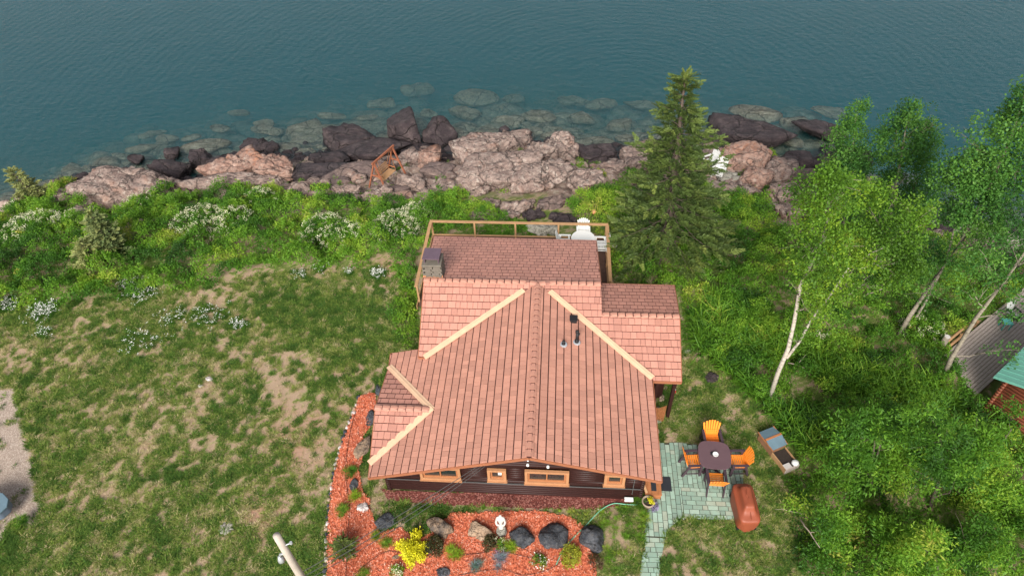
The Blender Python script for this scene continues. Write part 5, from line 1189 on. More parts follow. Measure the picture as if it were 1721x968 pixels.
# shrub things: leafy mounds one can tell apart
def bush(label, px, py, rpx, protos, n=60, h=.6, tint=.5, tv=.2, flowers=None, fl_n=0, cat='shrub', name='shrub', z=None, scl=(.6, 1.), asp=1., group=None, fill=True, stemc='bark', upl=False):
    p = ground(px, py) if z is None else at(px, py, z); r0_ = rpx/ppm(p); s_ = hash(label) % 1; sd = abs(int(px*13+py*7)); r_ = np.random.default_rng(sd)
    t = thing(name, label, cat, (p[0], p[1], float(tz(p[0], p[1], True)) if z is None else z), 0, group)
    D = r_.normal(size=(n, 3)); D /= np.linalg.norm(D, axis=1)[:, None]; D[:, 2] = np.abs(D[:, 2]); rr = r_.uniform(.55, 1., n)**.5
    lump = .8+.4*vn(D[:, 0]*2+sd, D[:, 1]*2, D[:, 2]*2, sd)
    P = D*rr[:, None]*lump[:, None]*np.array([r0_, r0_*asp, h]); P[:, 2] += .03
    scatter('foliage', P, protos, r_.uniform(*scl, n), tint=tint+r_.normal(0, tv, n), parent=t, seed=sd, up_lock=upl)
    m_ = MB()
    for i in range(4): a = r_.uniform(0, 6.28); m_.tube([(0, 0, -.1), (.3*r0_*math.cos(a), .3*r0_*math.sin(a), h*.4), (.6*r0_*math.cos(a), .6*r0_*math.sin(a), h*.8)], [.025, .018, .008], 5)
    m_.build('stem', M[stemc], t)
    if flowers:
        D = r_.normal(size=(fl_n, 3)); D /= np.linalg.norm(D, axis=1)[:, None]; D[:, 2] = np.abs(D[:, 2])*.9+.1
        scatter('blossom', D*np.array([r0_, r0_*asp, h])*(1.0+r_.uniform(0, .12, (fl_n, 1)))+np.array([0, 0, .05]), flowers, r_.uniform(.6, 1.2, fl_n), parent=t, seed=sd+3)
    return t
WS = 'white-flowering shrubs on the left bank'
for px, py, r_px, nf, lb in [(60, 395, 48, 70, 'white-flowering shrub nearest the far left of the bank'), (120, 385, 34, 45, 'white-flowering shrub left of the pale young spruce'), (340, 385, 48, 70, 'broad shrub dusted with cream blossom in the middle of the left bank'),
                      (395, 380, 34, 45, 'cream-blossomed shrub just right of the broad blossoming shrub'), (548, 395, 38, 50, 'cream-flowering shrub halfway between the swing and the lawn'), (590, 400, 24, 25, 'small blossoming shrub right of the halfway flowering one'),
                      (665, 390, 40, 80, 'densely white-flowered shrub nearest the chimney'), (700, 372, 26, 40, 'flowering shrub against the deck corner post'), (440, 345, 26, 12, 'dark leafy shrub with few flowers above the blossoming ones'), (240, 355, 36, 26, 'lightly flowering shrub below the domed pink outcrop'), (30, 350, 30, 10, 'leafy dark green shrub at the far left point')]:
    bush(lb, px, py, r_px, LEAF, 170, 1.0, .42, .17, FLW, int(nf*3.2), group=WS)
for px, py, r_px, t_, lb in [(538, 330, 26, .6, 'bright green shrub at the left foot of the swing rocks'), (440, 268, 14, .75, 'small bright shrub growing on the orange-stained outcrop'), (115, 322, 20, .8, 'yellow-green moss mound on the far left point'), (405, 348, 16, .95, 'yellow-green shrub in the left bank'),
                      (860, 290-18, 8, .6, 'tiny tuft near the top of the largest pink outcrop'), (897, 286, 11, .75, 'round green tuft on the big sloping outcrop'), (820, 262, 14, .6, 'green tuft in a crack of the pale whaleback'), (797, 293, 14, .55, 'green tuft left of the largest pink outcrop'), (806, 278, 9, .5, 'small dark tuft in the crack above the left one'),
                      (770, 335, 22, .7, 'yellow-green bush between the swing and the deck'), (845, 320, 10, .7, 'green tuft in front of the largest pink outcrop'), (697, 254, 8, .9, 'pale tuft at the top corner of the swing rocks'), (672, 282, 6, .5, 'small tuft beside the swing bench'), (700, 283, 9, .8, 'small tuft right of the swing leg'),
                      (740, 345, 24, .65, 'bright bush beside the deck corner at the shore side'), (1000, 300, 20, .8, 'yellow-green bush right of the dark cleft'), (978, 283, 9, .6, 'small tuft below the round wet boulder'), (1260, 262, 14, .7, 'green bush above the rust patch on the right rocks'), (1285, 268, 18, .8, 'yellow-green bush on top of the right outcrop'),
                      (1267, 278, 9, .4, 'dark round tuft on the right outcrop'), (1246, 300, 10, .45, 'dark green bush under the rust patch'), (1272, 325, 18, .6, 'glossy round bush above the leafy mass right of the spruce'), (1292, 322, 9, .3, 'small dark bush beside the glossy round bush'), (1240, 355, 34, .5, 'large rounded leafy bush right of the spruce foot'),
                      (1300, 400, 24, .6, 'leafy bush at the end of the split rock'), (1215, 400, 30, .35, 'dark leafy bush at the right edge of the spruce'), (1160, 330, 20, .4, 'low bush below the white chairs'), (1020, 345, 30, .55, 'leafy bush filling the slope behind the deck chairs'), (1060, 330, 30, .4, 'dark bush at the left foot of the spruce')]:
    bush(lb, px, py, r_px, LEAF, max(14, int(r_px*r_px*.22)), .25+r_px*.018, t_, .15, scl=(.5, .9) if r_px < 15 else (.6, 1.), group='green bushes on the shore rocks')
bush('cream-flowering shrub at the foot of the twin grey trunks', 1545, 560, 34, LEAF, 150, .9, .45, .15, FLW, 60); bush('cream-flowering shrub beside the birch trunk', 1375, 578, 16, LEAF, 50, .7, .5, .15, FLW, 26)
bush('white-flowering shrub at the right shore behind the aspens', 1650, 405, 40, LEAF, 150, .9, .45, .15, FLW, 70)
bush('yellow-green bush in the tall grass right of the cottage', 1440, 590, 22, LEAF, 60, .5, .75, .1); bush('reddish-tinged herb patch between hutch and cabin', 1530, 720, 40, LEAF, 160, .5, .95, .1)
bush('golden-green leafy shrub below the twin trunks', 1590, 730, 40, LEAF, 160, .6, .88, .1)
# garden bed plants
gb = dict(z=.06, scl=(.30, .5))
SM = lambda nm, mt, i=0: [leafproto(nm, M[mt], 26, .14, .10, .05, .7, .7, 70+i)]
YL = SM('yl', 'yellow', 1); LM = SM('lm', 'lime', 2); OL = SM('ol', 'olive', 3); DR = SM('dr', 'darkred', 4)
BG = [grassproto('bgp', M['bluegrass'], 40, .08, .22, .012, .9, 3, 1.2)]; GG = [grassproto('ggp', M['leaf'], 44, .10, .22, .014, .8, 4, 1.1)]; LG = [grassproto('lgp', M['lime'], 44, .10, .20, .016, .8, 5, 1.1)]
p0 = at(690, 922, .3); ys = thing('yellow_shrub', 'bright yellow star-shaped shrub in the red mulch', 'shrub', (p0[0], p0[1], .06)); r_ = np.random.default_rng(8); PP = []
for px, py in ((672, 914), (700, 897), (706, 935), (690, 945), (690, 920), (708, 918), (684, 932)):
    q = at(px, py, .3)-p0; d_ = q[:2]; 
    for i in range(34): s_ = r_.uniform(0, 1.25); PP.append((d_[0]*s_+r_.normal(0, .07), d_[1]*s_+r_.normal(0, .07), .12+.35*r_.uniform()*(1.1-.6*s_)))
scatter('foliage', PP, YL, r_.uniform(.6, 1., len(PP)), parent=ys, seed=3)
m_ = MB(); [m_.tube([(0, 0, -.05), (.35*math.cos(a), .35*math.sin(a), .2)], [.02, .008], 5) for a in (0, 1.3, 2.6, 3.9, 5.2)]; m_.build('stem', M['bark'], ys)
for px, py, r_px, pr_, n, h, tt, lb, nm in [
  (731, 921, 17, DR, 60, .45, .4, 'dark rounded shrub just right of the yellow shrub', 'shrub'), (825, 915, 14, DR, 36, .3, .55, 'dark green low shrub below the tan rock', 'shrub'), (959, 936, 17, OL, 60, .4, .6, 'olive-yellow rounded shrub at the end of the hose', 'shrub'),
  (763, 930, 11, LG, 14, .15, .6, 'lime-green grassy tuft right of the dark rounded shrub', 'grass_tuft'), (859, 921, 8, LG, 9, .15, .5, 'small lime tuft below the wedge rock', 'grass_tuft'), (577, 860, 10, GG, 12, .14, .35, 'green grass tuft near the white-topped rock', 'grass_tuft'), (587, 796, 10, GG, 10, .14, .3, 'green tuft at the upper left strip', 'grass_tuft'),
  (600, 833, 9, LG, 9, .14, .6, 'lime tuft above the white-topped rock', 'grass_tuft'), (649, 914, 8, GG, 9, .1, .5, 'small green tuft left of the yellow shrub', 'grass_tuft'), (631, 903, 5, GG, 5, .08, .5, 'tiny green sprig left of the yellow shrub', 'grass_tuft'), (609, 968, 9, GG, 9, .14, .5, 'green tuft at the lower left of the bed', 'grass_tuft'),
  (840, 944, 11, BG, 12, .12, .6, 'blue-grey grass tuft in the middle of the bed', 'grass_tuft'), (803, 955, 8, BG, 10, .12, .0, 'dark spiky tuft near the bottom of the bed', 'grass_tuft'), (1083, 832+36, 8, GG, 8, .2, .7, 'leafy green sprout below the flower pot', 'grass_tuft'), (1075, 847, 10, GG, 14, .25, .4, 'green plant between the pot and the wall corner', 'grass_tuft'),
  (40, 878, 12, GG, 12, .2, .35, 'isolated grass clump on the gravel', 'grass_tuft')]:
    bush(lb, px, py, r_px, pr_, n, h, tt, .2, z=.06, scl=(.5, .9), cat='shrub' if nm == 'shrub' else 'grass tuft', name=nm, upl=nm != 'shrub')
bush('white-flowering low plant near the bottom of the bed', 906, 944, 13, SM('wf', 'leaf', 6), 26, .2, .4, .2, DAISY, 12, z=.06, scl=(.4, .7), cat='flower', name='flowering_plant')
bush('cream-flowering low plant under the yellow shrub', 667, 962, 12, SM('wf2', 'leaf', 7), 28, .25, .6, .2, FLW, 14, z=.06, scl=(.4, .7), cat='flower', name='flowering_plant')
bush('white-speckled plant below the statue', 843, 916, 10, SM('wf3', 'leaf', 8), 22, .25, .6, .2, FLW, 8, z=.06, scl=(.4, .7), cat='flower', name='flowering_plant')
bush('reddish low plant at the right corner of the bed', 1000, 945, 12, DR, 26, .2, .8, .2, z=.05, scl=(.4, .7), cat='flower', name='flowering_plant')
bush('violet-flowered low plant beside the clay pot', 1100, 853, 7, SM('vf', 'bluegrass', 9), 14, .15, .9, .1, z=.06, scl=(.4, .7), cat='flower', name='flowering_plant')
r_ = np.random.default_rng(4); scatter('blossom', np.stack([r_.normal(.09, .05, 14), r_.normal(0, .06, 14), r_.uniform(.4, .55, 14)], -1), SM('yfl', 'yellow', 12), r_.uniform(.3, .5, 14), parent=pt, tint=r_.uniform(0, 1, 14)); COL.objects['flower_pot']
# green patch between bed and wall, dead plants
GPT = [tuple(at(x, y, 0)[:2]) for x, y in [(645, 846), (700, 848), (760, 852), (800, 855), (790, 862), (762, 866), (745, 876), (722, 895), (705, 903), (690, 896), (680, 882), (655, 880), (640, 862)]]
o, _ = canopy('green_patch', None, 60, [LEAF[0], LEAF[1]], .1, .38, .2, .5, 4, 50, .22, (.25, .5), worldpoly=GPT); tag(o, kind='stuff')
GP2 = [tuple(at(x, y, 0)[:2]) for x, y in [(800, 854), (980, 862), (1060, 852), (1085, 870), (1080, 960), (1010, 960), (1005, 930), (985, 880), (900, 868), (810, 866)]]
x, y = sample(GP2, 13, 55, [BEDW]); n = len(x); o = scatter('dry_plants', np.stack([x, y, np.full(n, .05)], -1), GG, np.random.default_rng(1).uniform(.4, .8, n), tint=np.clip(.3+fbm(x, y, .6, 99, 3)*.9-.1, 0, 1), seed=9, up_lock=True); tag(o, kind='stuff')
# daisies in the lawn
for i, (px, py, r_px, n, lb) in enumerate([(240, 492, 26, 60, 'densest clump of white daisies at the top edge of the lawn'), (212, 482, 16, 18, 'daisies just left of the densest clump'), (75, 525, 24, 50, 'white daisies near the upper left of the lawn'), (12, 515, 20, 36, 'white daisies at the left edge of the lawn'), (635, 463, 12, 26, 'white daisies near the bare patch left of the chimney'),
          (295, 535, 30, 20, 'sparse daisies right of the densest clump'), (355, 535, 34, 22, 'sparse daisies in the middle of the upper lawn'), (403, 550, 14, 12, 'few daisies right of the middle sparse patch'), (240, 575, 34, 20, 'sparse daisies lower in the left lawn'), (545, 450, 16, 12, 'few daisies along the shrub edge'), (505, 463, 14, 10, 'few daisies under the cream-flowering shrub'), (588, 462, 8, 7, 'tiny group of daisies left of the bare patch'), (75, 560, 16, 12, 'few daisies below the upper left clump')]):
    p = ground(px, py); r0_ = r_px/ppm(p); n = int(n*1.9); q = np.random.default_rng(200+i); t = thing('daisy_clump', lb, 'daisies', (p[0], p[1], p[2]), 0, 'white daisies in the lawn')
    P = np.stack([q.normal(0, .5, n)*r0_, q.normal(0, .45, n)*r0_, q.uniform(.16, .34, n)], -1); scatter('blossom', P, DAISY, q.uniform(.5, 1.0, n), parent=t, seed=i, up_lock=True)
    P2 = P.copy(); P2[:, 2] = .02; scatter('leaves', P2, GG, q.uniform(.5, .9, n), parent=t, tint=q.uniform(.1, .4, n), seed=i, up_lock=True)

# ------------------------------------------------------------------ trees
def limb(m_, a, b, r0_, r1_, wob=.12, n=6, seed=0):
    r_ = np.random.default_rng(seed); a, b = np.array(a, float), np.array(b, float); P = []; L__ = np.linalg.norm(b-a)
    for i in range(n+1):
        t_ = i/n; P.append(a+(b-a)*t_+(r_.normal(size=3)*wob*L__*.25*(t_*(1-t_)*4)**.5 if 0 < i < n else 0)+np.array([0, 0, .10*L__*t_*(1-t_)]))
    m_.tube(P, [r0_+(r1_-r0_)*i/n for i in range(n+1)], 7); return P
def tree(label, stems, blobs, bark, protos, tint=.5, tv=.16, dens=60, name='birch_tree', cat='tree', rad0=.16, scl=(.7, 1.2), seed=0, group=None):
    # stems: list of px polylines with world Y; blobs: (px,py,rx_px,ry_px,Y,weight)
    (bx_, by_, Yb), = stems[0][:1]; b = onY(bx_, by_, Yb); b[2] = min(b[2], float(tz(b[0], b[1])))
    t = thing(name, label, cat, tuple(b), 0, group); r_ = np.random.default_rng(seed); m_ = MB(); allp = []
    for si, st in enumerate(stems):
        W_ = [onY(x, y, Y)-b for x, y, Y in st]; 
        if si == 0: W_[0] = np.array([0, 0, -.15])
        r0_ = rad0*(1 if si == 0 else .62); n = len(W_)
        m_.tube(W_, [r0_*(1-.75*i/(n-1)) for i in range(n)], 9)
        for i in range(n-1):
            for k in range(4): allp.append((W_[i]+(W_[i+1]-W_[i])*k/4, r0_*(1-.75*(i+k/4)/(n-1))))
    m_.build('trunk', M[bark], t, True)
    m_ = MB(); PP = []; TT = []
    for j, (px, py, rx, ry, Y, wgt) in enumerate(blobs):
        c = onY(px, py, Y); k = ppm(c); rX, rZ = rx/k, ry/k/.85; c = c-b; rY = (rX+rZ)/2
        cand = [(np.linalg.norm(c-q)+(2. if q[2] > c[2]-.7 else 0), i) for i, (q, rr) in enumerate(allp)]; q, rr = allp[min(cand)[1]]
        pl2 = limb(m_, q, c-np.array([0, 0, rZ*.25]), min(rr*.4, .03), .008, seed=seed*31+j)
        for s2 in range(4):
            e = c+r_.normal(size=3)*np.array([rX, rY, rZ])*.5; limb(m_, pl2[3], e, .012, .004, n=3, seed=seed*17+j*5+s2)
        n = int(dens*2.9*wgt*(rX*rY*rZ)**.667); D = r_.normal(size=(n, 3)); D /= np.linalg.norm(D, axis=1)[:, None]; rr_ = r_.uniform(.1, 1., n)**.5
        lump = .65+.7*vn(D[:, 0]*2.2+j*9, D[:, 1]*2.2, D[:, 2]*2.2, seed+j); P = c+D*(rr_*lump)[:, None]*np.array([rX, rY, rZ])
        gap = vn(P[:, 0]*1.5, P[:, 1]*1.5, P[:, 2]*1.5, seed+50); P = P[gap > .36]; PP.append(P); TT.append(tint+r_.normal(0, tv, len(P))+.22*r_.uniform(-1, 1)+.5*(vn(P[:, 0]*1.1, P[:, 1]*1.1, P[:, 2]*1.1, seed+77)-.5))
    m_.build('branches', M['aspen' if bark == 'birch' else bark], t, True)['kind'] = 'stuff'
    PP = np.concatenate(PP); TT = np.concatenate(TT); scatter('crown', PP, protos, r_.uniform(*scl, len(PP)), tint=TT, parent=t, seed=seed); return t
Yb = 18.35
tree('white-barked birch with forked trunk and yellow-green crown right of the lawn', [[(1290, 680, Yb), (1308, 625, Yb), (1325, 585, Yb+.1), (1335, 540, Yb+.3), (1345, 480, Yb+.3), (1370, 430, Yb+.5), (1388, 385, Yb+.6), (1392, 340, Yb+.6), (1398, 300, Yb+.6)],
      [(1322, 602, Yb), (1345, 572, Yb+.4), (1362, 540, Yb+.9), (1400, 490, Yb+1.2), (1425, 452, Yb+1.5), (1465, 425, Yb+1.6), (1500, 410, Yb+1.7)]],
     [(1395, 300, 34, 30, Yb-.1, 1.3), (1390, 350, 36, 34, Yb-.5, .7), (1370, 420, 34, 30, Yb-.7, .2), (1345, 490, 34, 30, Yb-.6, .15), (1375, 350, 40, 36, Yb+.3, .8), (1430, 330, 36, 36, Yb+1, .8), (1350, 400, 38, 40, Yb, .8), (1400, 400, 40, 40, Yb+.2, .7), (1365, 450, 46, 36, Yb, .6), (1480, 345, 50, 40, Yb+2, 1), (1530, 370, 42, 38, Yb+2, 1.2), (1470, 400, 50, 36, Yb+1.4, .8), (1520, 430, 40, 36, Yb+1.8, 1), (1440, 470, 44, 30, Yb+1, .5), (1490, 470, 36, 28, Yb+1.4, .5), (1345, 320, 22, 26, Yb, .6), (1400, 520, 46, 34, Yb+.8, .5), (1375, 500, 40, 36, Yb+.2, .6), (1430, 430, 46, 36, Yb+.6, .8), (1350, 560, 30, 24, Yb+.4, .3)],
     'birch', LEAFB, .38, .12, 62, 'birch_tree', seed=3, rad0=.105)
Yc = 30.5
tree('tall aspen standing behind the birch crown, right of the shore gap', [[(1478, 470, 29.5), (1490, 420, 29.6), (1500, 340, 29.8), (1515, 260, 30), (1525, 200, 30)], [(1495, 400, 29.6), (1530, 330, 30), (1555, 270, 30)]],
     [(1528, 195, 26, 30, 30, 1), (1500, 235, 40, 36, 30, 1), (1545, 240, 40, 36, 30.3, 1), (1570, 205, 20, 16, 30.4, .6), (1525, 290, 52, 40, 30, 1), (1490, 330, 40, 36, 29.8, .9), (1550, 330, 40, 36, 30, .8), (1510, 380, 50, 30, 29.6, .8)], 'aspen', LEAFD, .55, .12, 60, 'aspen_tree', seed=5, rad0=.10)
tree('smaller aspen with narrow crown at the shore gap', [[(1415, 430, 31), (1420, 360, 31), (1430, 280, 31.2), (1438, 200, 31.4)]],
     [(1440, 195, 22, 26, 31.4, 1), (1425, 235, 36, 34, 31.2, 1), (1445, 270, 34, 30, 31.3, 1), (1415, 290, 42, 34, 31, .9), (1400, 330, 40, 30, 31, .8), (1440, 340, 36, 30, 31, .7)], 'aspen', LEAFD, .45, .12, 60, 'aspen_tree', seed=6, rad0=.08)
Yd = 22.4
tree('tall aspen with twin grey trunks leaning over the right bank', [[(1500, 582, Yd), (1530, 530, Yd), (1570, 470, Yd+.3), (1620, 400, Yd+.8), (1660, 320, Yd+1), (1700, 230, Yd+1), (1725, 150, Yd+1)], [(1512, 578, Yd+.2), (1555, 508, Yd+.4), (1590, 440, Yd+.9), (1610, 360, Yd+1.4), (1620, 280, Yd+1.5)]],
     [(1625, 225, 22, 40, Yd+1.5, .8), (1615, 290, 36, 40, Yd+1.4, 1), (1660, 290, 40, 46, Yd+1, 1), (1700, 220, 40, 46, Yd+1, 1), (1722, 165, 26, 36, Yd+1, 1), (1640, 350, 60, 40, Yd+.8, .9), (1700, 330, 46, 46, Yd+.6, .9), (1600, 350, 40, 36, Yd+1.2, .7), (1660, 400, 50, 30, Yd+.6, .5), (1560, 420, 34, 30, Yd+1.2, .35), (1750, 270, 40, 60, Yd+.6, .9), (1720, 400, 40, 40, Yd+.2, .6), (1600, 430, 44, 34, Yd+.4, .45), (1560, 480, 40, 30, Yd+.2, .25)],
     'aspen', LEAFD, .45, .12, 64, 'aspen_tree', seed=7, rad0=.115)
tree('slim aspen rising beside the neighbouring deck', [[(1577, 655, 19.6), (1600, 600, 19.6), (1640, 535, 19.7), (1690, 470, 19.8), (1740, 400, 19.8)]],
     [(1690, 470, 44, 34, 19.6, .5), (1650, 440, 44, 30, 20, .5), (1725, 430, 40, 40, 19.6, .7), (1640, 490, 36, 24, 19.9, .35), (1700, 520, 36, 22, 19.3, .25), (1680, 590, 30, 22, 19.2, .18)], 'aspen', LEAFD, .5, .12, 44, 'aspen_tree', seed=8, rad0=.12)
# leafy low trees at the lower right
LT = [('leafy rowan tree at the centre of the lower right thicket', (1560, 860), 13.6, [(1560, 720, 60, 40), (1520, 780, 60, 40), (1590, 770, 60, 50), (1640, 800, 60, 50), (1660, 740, 40, 30), (1600, 840, 60, 40), (1680, 850, 50, 50)], .40),
      ('feathery rowan tree left of the central one', (1470, 850), 14.2, [(1450, 730, 50, 36), (1490, 710, 50, 36), (1430, 780, 50, 36), (1480, 790, 50, 40), (1530, 740, 40, 36), (1440, 840, 40, 30)], .32),
      ('small bright tree at the bottom edge near the lawn', (1400, 960), 11.8, [(1400, 880, 36, 26), (1440, 900, 40, 30), (1380, 930, 40, 30), (1450, 950, 46, 30), (1410, 970, 50, 24)], .52),
      ('spindly sapling with bare stem between lawn and thicket', (1378, 905), 13.0, [(1340, 850, 26, 20), (1352, 905, 24, 20), (1330, 920, 20, 20), (1358, 835, 18, 14), (1360, 940, 26, 18)], .58),
      ('dense rowan tree at the lower right corner', (1600, 1000), 10.8, [(1560, 920, 50, 36), (1610, 940, 50, 36), (1520, 950, 50, 36), (1660, 910, 40, 36), (1570, 980, 60, 30), (1500, 900, 40, 30)], .36),
      ('slender young tree in front of the red-brown cabin', (1680, 770), 16.0, [(1700, 690, 20, 14), (1690, 730, 20, 14), (1712, 750, 22, 16)], .45)]
for i, (lb, (px, py), Y, bl, tt) in enumerate(LT):
    mx_ = sum(b_[0] for b_ in bl)/len(bl); my_ = min(b_[1] for b_ in bl)
    tree(lb, [[(px, py, Y), ((px+mx_)/2-6, py-(py-my_)*.35, Y), (mx_, my_+30, Y)], [((px+mx_)/2-6, py-(py-my_)*.35, Y), (bl[1][0], bl[1][1], Y+.4)]], [(*b_, Y+(.6 if k % 2 else -.2)+(.3 if k > 3 else 0), 1.1) for k, b_ in enumerate(bl)], 'driftwood' if 'sapling' in lb else 'bark', LEAFR, tt+.04, .10, 52, 'rowan_tree', seed=20+i, rad0=.09, scl=(.6, 1.05))
# spruces
def spruce(label, base, H_, R_, tiers, protos, tint, seed, lean=(0, 0), name='spruce_tree', ns=7, sc=1., bare=0.):
    t = thing(name, label, 'tree', tuple(base)); r_ = np.random.default_rng(seed); m_ = MB()
    ax = lambda z: np.array([lean[0]*z, lean[1]*z, z])
    m_.tube([ax(0)-np.array([0, 0, .3]), ax(H_*.5), ax(H_*.98)], [.022*H_, .013*H_, .003*H_], 9); m_.build('trunk', M['bark'], t, True)
    m_ = MB(); P = []; Ro = []; Sc = []; Ti = []
    for i in range(tiers):
        f = (i+.5)/tiers; z = H_*(.10+.89*f**.92); L0 = R_*(1-f)**.88+.14; nb = max(4, int(ns*(1-.4*f))); a0 = r_.uniform(0, 6.28)
        for k in range(nb):
            a = a0+k*6.283/nb+r_.normal(0, .2); L__ = L0*r_.uniform(.5, 1.2); dz = .18*(2*f-.9)
            if r_.uniform() < .07: L__ *= .5
            d = np.array([math.cos(a), math.sin(a), 0]); c0 = ax(z); zz = r_.normal(0, .12)
            pts = [c0+d*L__*s_+np.array([0, 0, L__*(dz*s_-.28*s_*(1-f)+.26*s_*s_)+zz*s_]) for s_ in (0, .35, .7, 1)]
            m_.tube(pts, [.012*H_*.25*(1-f)+.012, .015, .01, .004], 5)
            nn = int(5+L__*11)
            for j in range(nn):
                s_ = (.12+.88*(j+r_.uniform())/nn)
                if s_ < bare*(1-f)+.1: continue
                q = s_*3; i0 = min(2, int(q)); b_ = pts[i0]+(pts[i0+1]-pts[i0])*(q-i0); sg = 1 if j % 2 else -1; wd = L__*.30*(1-s_*.75)*r_.uniform(.1, 1)
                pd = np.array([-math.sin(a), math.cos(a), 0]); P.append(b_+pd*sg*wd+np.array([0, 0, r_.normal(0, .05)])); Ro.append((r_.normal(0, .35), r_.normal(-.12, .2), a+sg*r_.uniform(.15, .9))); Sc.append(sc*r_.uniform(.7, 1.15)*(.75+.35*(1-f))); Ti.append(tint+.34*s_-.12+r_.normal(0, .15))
    for j in range(14): P.append(ax(H_*(.93+.07*j/14))); Ro.append((0, -1.1, r_.uniform(0, 6.28))); Sc.append(sc*.7); Ti.append(.8)
    m_.build('branches', M['bark'], t, True)['kind'] = 'stuff'; scatter('crown', P, protos, np.array(Sc), rot=np.array(Ro), tint=np.array(Ti), parent=t, seed=seed); return t
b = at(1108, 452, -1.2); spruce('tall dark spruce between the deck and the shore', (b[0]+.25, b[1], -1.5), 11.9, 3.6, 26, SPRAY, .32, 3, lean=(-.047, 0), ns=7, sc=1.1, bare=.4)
b = ground(68, 340); spruce('small yellow-green spruce leaning at the far left point', (b[0], b[1], b[2]-.2), 2.6, 1.0, 10, SPRAYB, .8, 4, lean=(-.35, .1), ns=7, sc=.9)
b = ground(195, 432); spruce('pale young spruce among the left bank shrubs', (b[0], b[1], b[2]-.1), 3.2, 1.0, 13, SPRAYB, .5, 5, ns=9, sc=.9)
b = ground(160, 450); spruce('smaller yellowish young spruce beside the pale one', (b[0], b[1], b[2]-.1), 1.9, .9, 9, SPRAYB, .8, 6, ns=8, sc=.8)
b = at(581, 925, .05); spruce('dwarf conifer in the red mulch strip', (b[0], b[1], .04), .75, .34, 8, SPRAY, .5, 7, name='dwarf_conifer', ns=8, sc=.34)
# twigs / driftwood near the right bank
for i, (x0, y0, x1, y1, lb) in enumerate([(1450, 498, 1500, 480, 'pale dead branch under the birch crown'), (1325, 610, 1352, 618, 'thin bare twig by the birch fork'), (1345, 872, 1378, 920, 'pale bare leaning stem at the thicket edge')]):
    a, b_ = ground(x0, y0, .7), ground(x1, y1, .9); m_ = MB(); limb(m_, a, b_, .035, .012, seed=i); limb(m_, (a+b_)/2, b_+np.array([.1, .5, .3]), .018, .006, seed=i+9); o = m_.build('dead_branch', M['driftwood'], None, True); tag(o, lb, 'branch')
# ------------------------------------------------------------------ swing on the rocks
p = ground(645, 309, .1); u = ground(669+12, 290)-ground(625+12, 315)
sw = thing('wooden_swing', 'rusty-brown A-frame swing bench standing on the brown shore slab', 'swing', (p[0]+.2, p[1]+.35, p[2]), math.atan2(u[1], u[0])-.05)
for q in (-1, 1):
    for s_ in (-1, 1): m_ = MB(); m_.bar((q*1.05, s_*.72, -.1), (q*.98, 0, 1.95), .09, .09); m_.build('leg', M['rust'], sw)
    m_ = MB(); m_.bar((q*1.02, -.36, 1.0), (q*1.02, .36, 1.0), .05, .08); m_.build('cross_brace', M['rust'], sw)
m_ = MB(); m_.bar((-1.15, 0, 1.97), (1.15, 0, 1.97), .10, .12); m_.build('top_beam', M['rust'], sw)
for j in range(5): m_ = MB(); m_.box((0, -.22+j*.11, .48), (1.25, .09, .025)); m_.build('seat_slat', M['orangewood'] if 'orangewood' in M else M['railwood'], sw)
for j in range(4): m_ = MB(); m_.box((0, .30+j*.04, .60+j*.12), (1.25, .025, .09)); m_.build('back_slat', M['railwood'], sw)
for q in (-1, 1): m_ = MB(); m_.tube([(q*.62, -.25, .5), (q*.68, 0, 1.95)], .015, 5); m_.tube([(q*.62, .38, .8), (q*.68, 0, 1.95)], .015, 5); m_.bar((q*.62, -.25, .72), (q*.62, .38, .72), .05, .04); m_.build('chain', M['cedar'], sw)
# ------------------------------------------------------------------ neighbour's deck and cabin
A_, B_, Dd = ground(1586, 594), ground(1650, 541), ground(1640, 668)
zd = .15; A_ = at(1586, 596, zd); B_ = at(1652, 541, zd); Dd = at(1641, 667, zd); an = math.atan2(B_[1]-A_[1], B_[0]-A_[0])
nd_ = thing('neighbour_deck', 'weathered grey plank deck of the neighbouring cabin at the right edge', 'deck', (A_[0], A_[1], zd), an)
dv = Dd-A_; vlen = -(-math.sin(an)*dv[0]+math.cos(an)*dv[1]); ul = math.cos(an)*dv[0]+math.sin(an)*dv[1]
pm = MB(); pm.box((0, 0, 0), (8.4, .118, .04)); pme = mesh('plank', pm.V, pm.F); pme.materials.append(M['greywood'])
v = .07; i = 0
while v < vlen:
    o = link('plank', pme, nd_); o.location = (4.2+ul*v/vlen+random.uniform(-.02, .02), -v, random.uniform(-.004, .004)); v += .139
for q in (.0, .17): m_ = MB(); m_.tube([(.1, .10+q, .12+q*.9), (3.0+.8*q*5, .10+q, .12+q*.9)], .065, 9); m_.build('log_rail', M['tanwood'] if 'tanwood' in M else M['railwood'], nd_, True)
for x in (.2, 1.5, 2.9): m_ = MB(); m_.tube([(x, .12, -.6), (x, .12, .25)], .07, 8); m_.build('rail_post', M['railwood'], nd_)
p = at(1583, 575, .5); sg = thing('tree_stump', 'cut grey stump with pale top beside the log rail', 'stump', (p[0], p[1]-.1, float(tz(p[0], p[1]))))
m_ = MB(); m_.tube([(0, 0, -.1), (.05, .05, .95)], [.17, .13], 10); m_.build('trunk', M['aspen'], sg, True); m_ = MB(); m_.lathe([(.128, 0), (.12, .015)], (.05, .05, .95), 10); m_.build('cut_face', M['statue'], sg)
rc = at(1670, 633, 2.5); e1 = at(1721, 583, 2.5)-rc; e2 = at(1721, 669, 2.5)-rc; an2 = math.atan2(e1[1], e1[0]); an3 = math.atan2(e2[1], e2[0])
cb_ = thing('neighbour_cabin', 'red-brown log cabin with green metal roof at the right edge', 'cabin', (rc[0], rc[1], 0), an2)
pr2 = MB(); W2 = 4.4; Lc = 7.
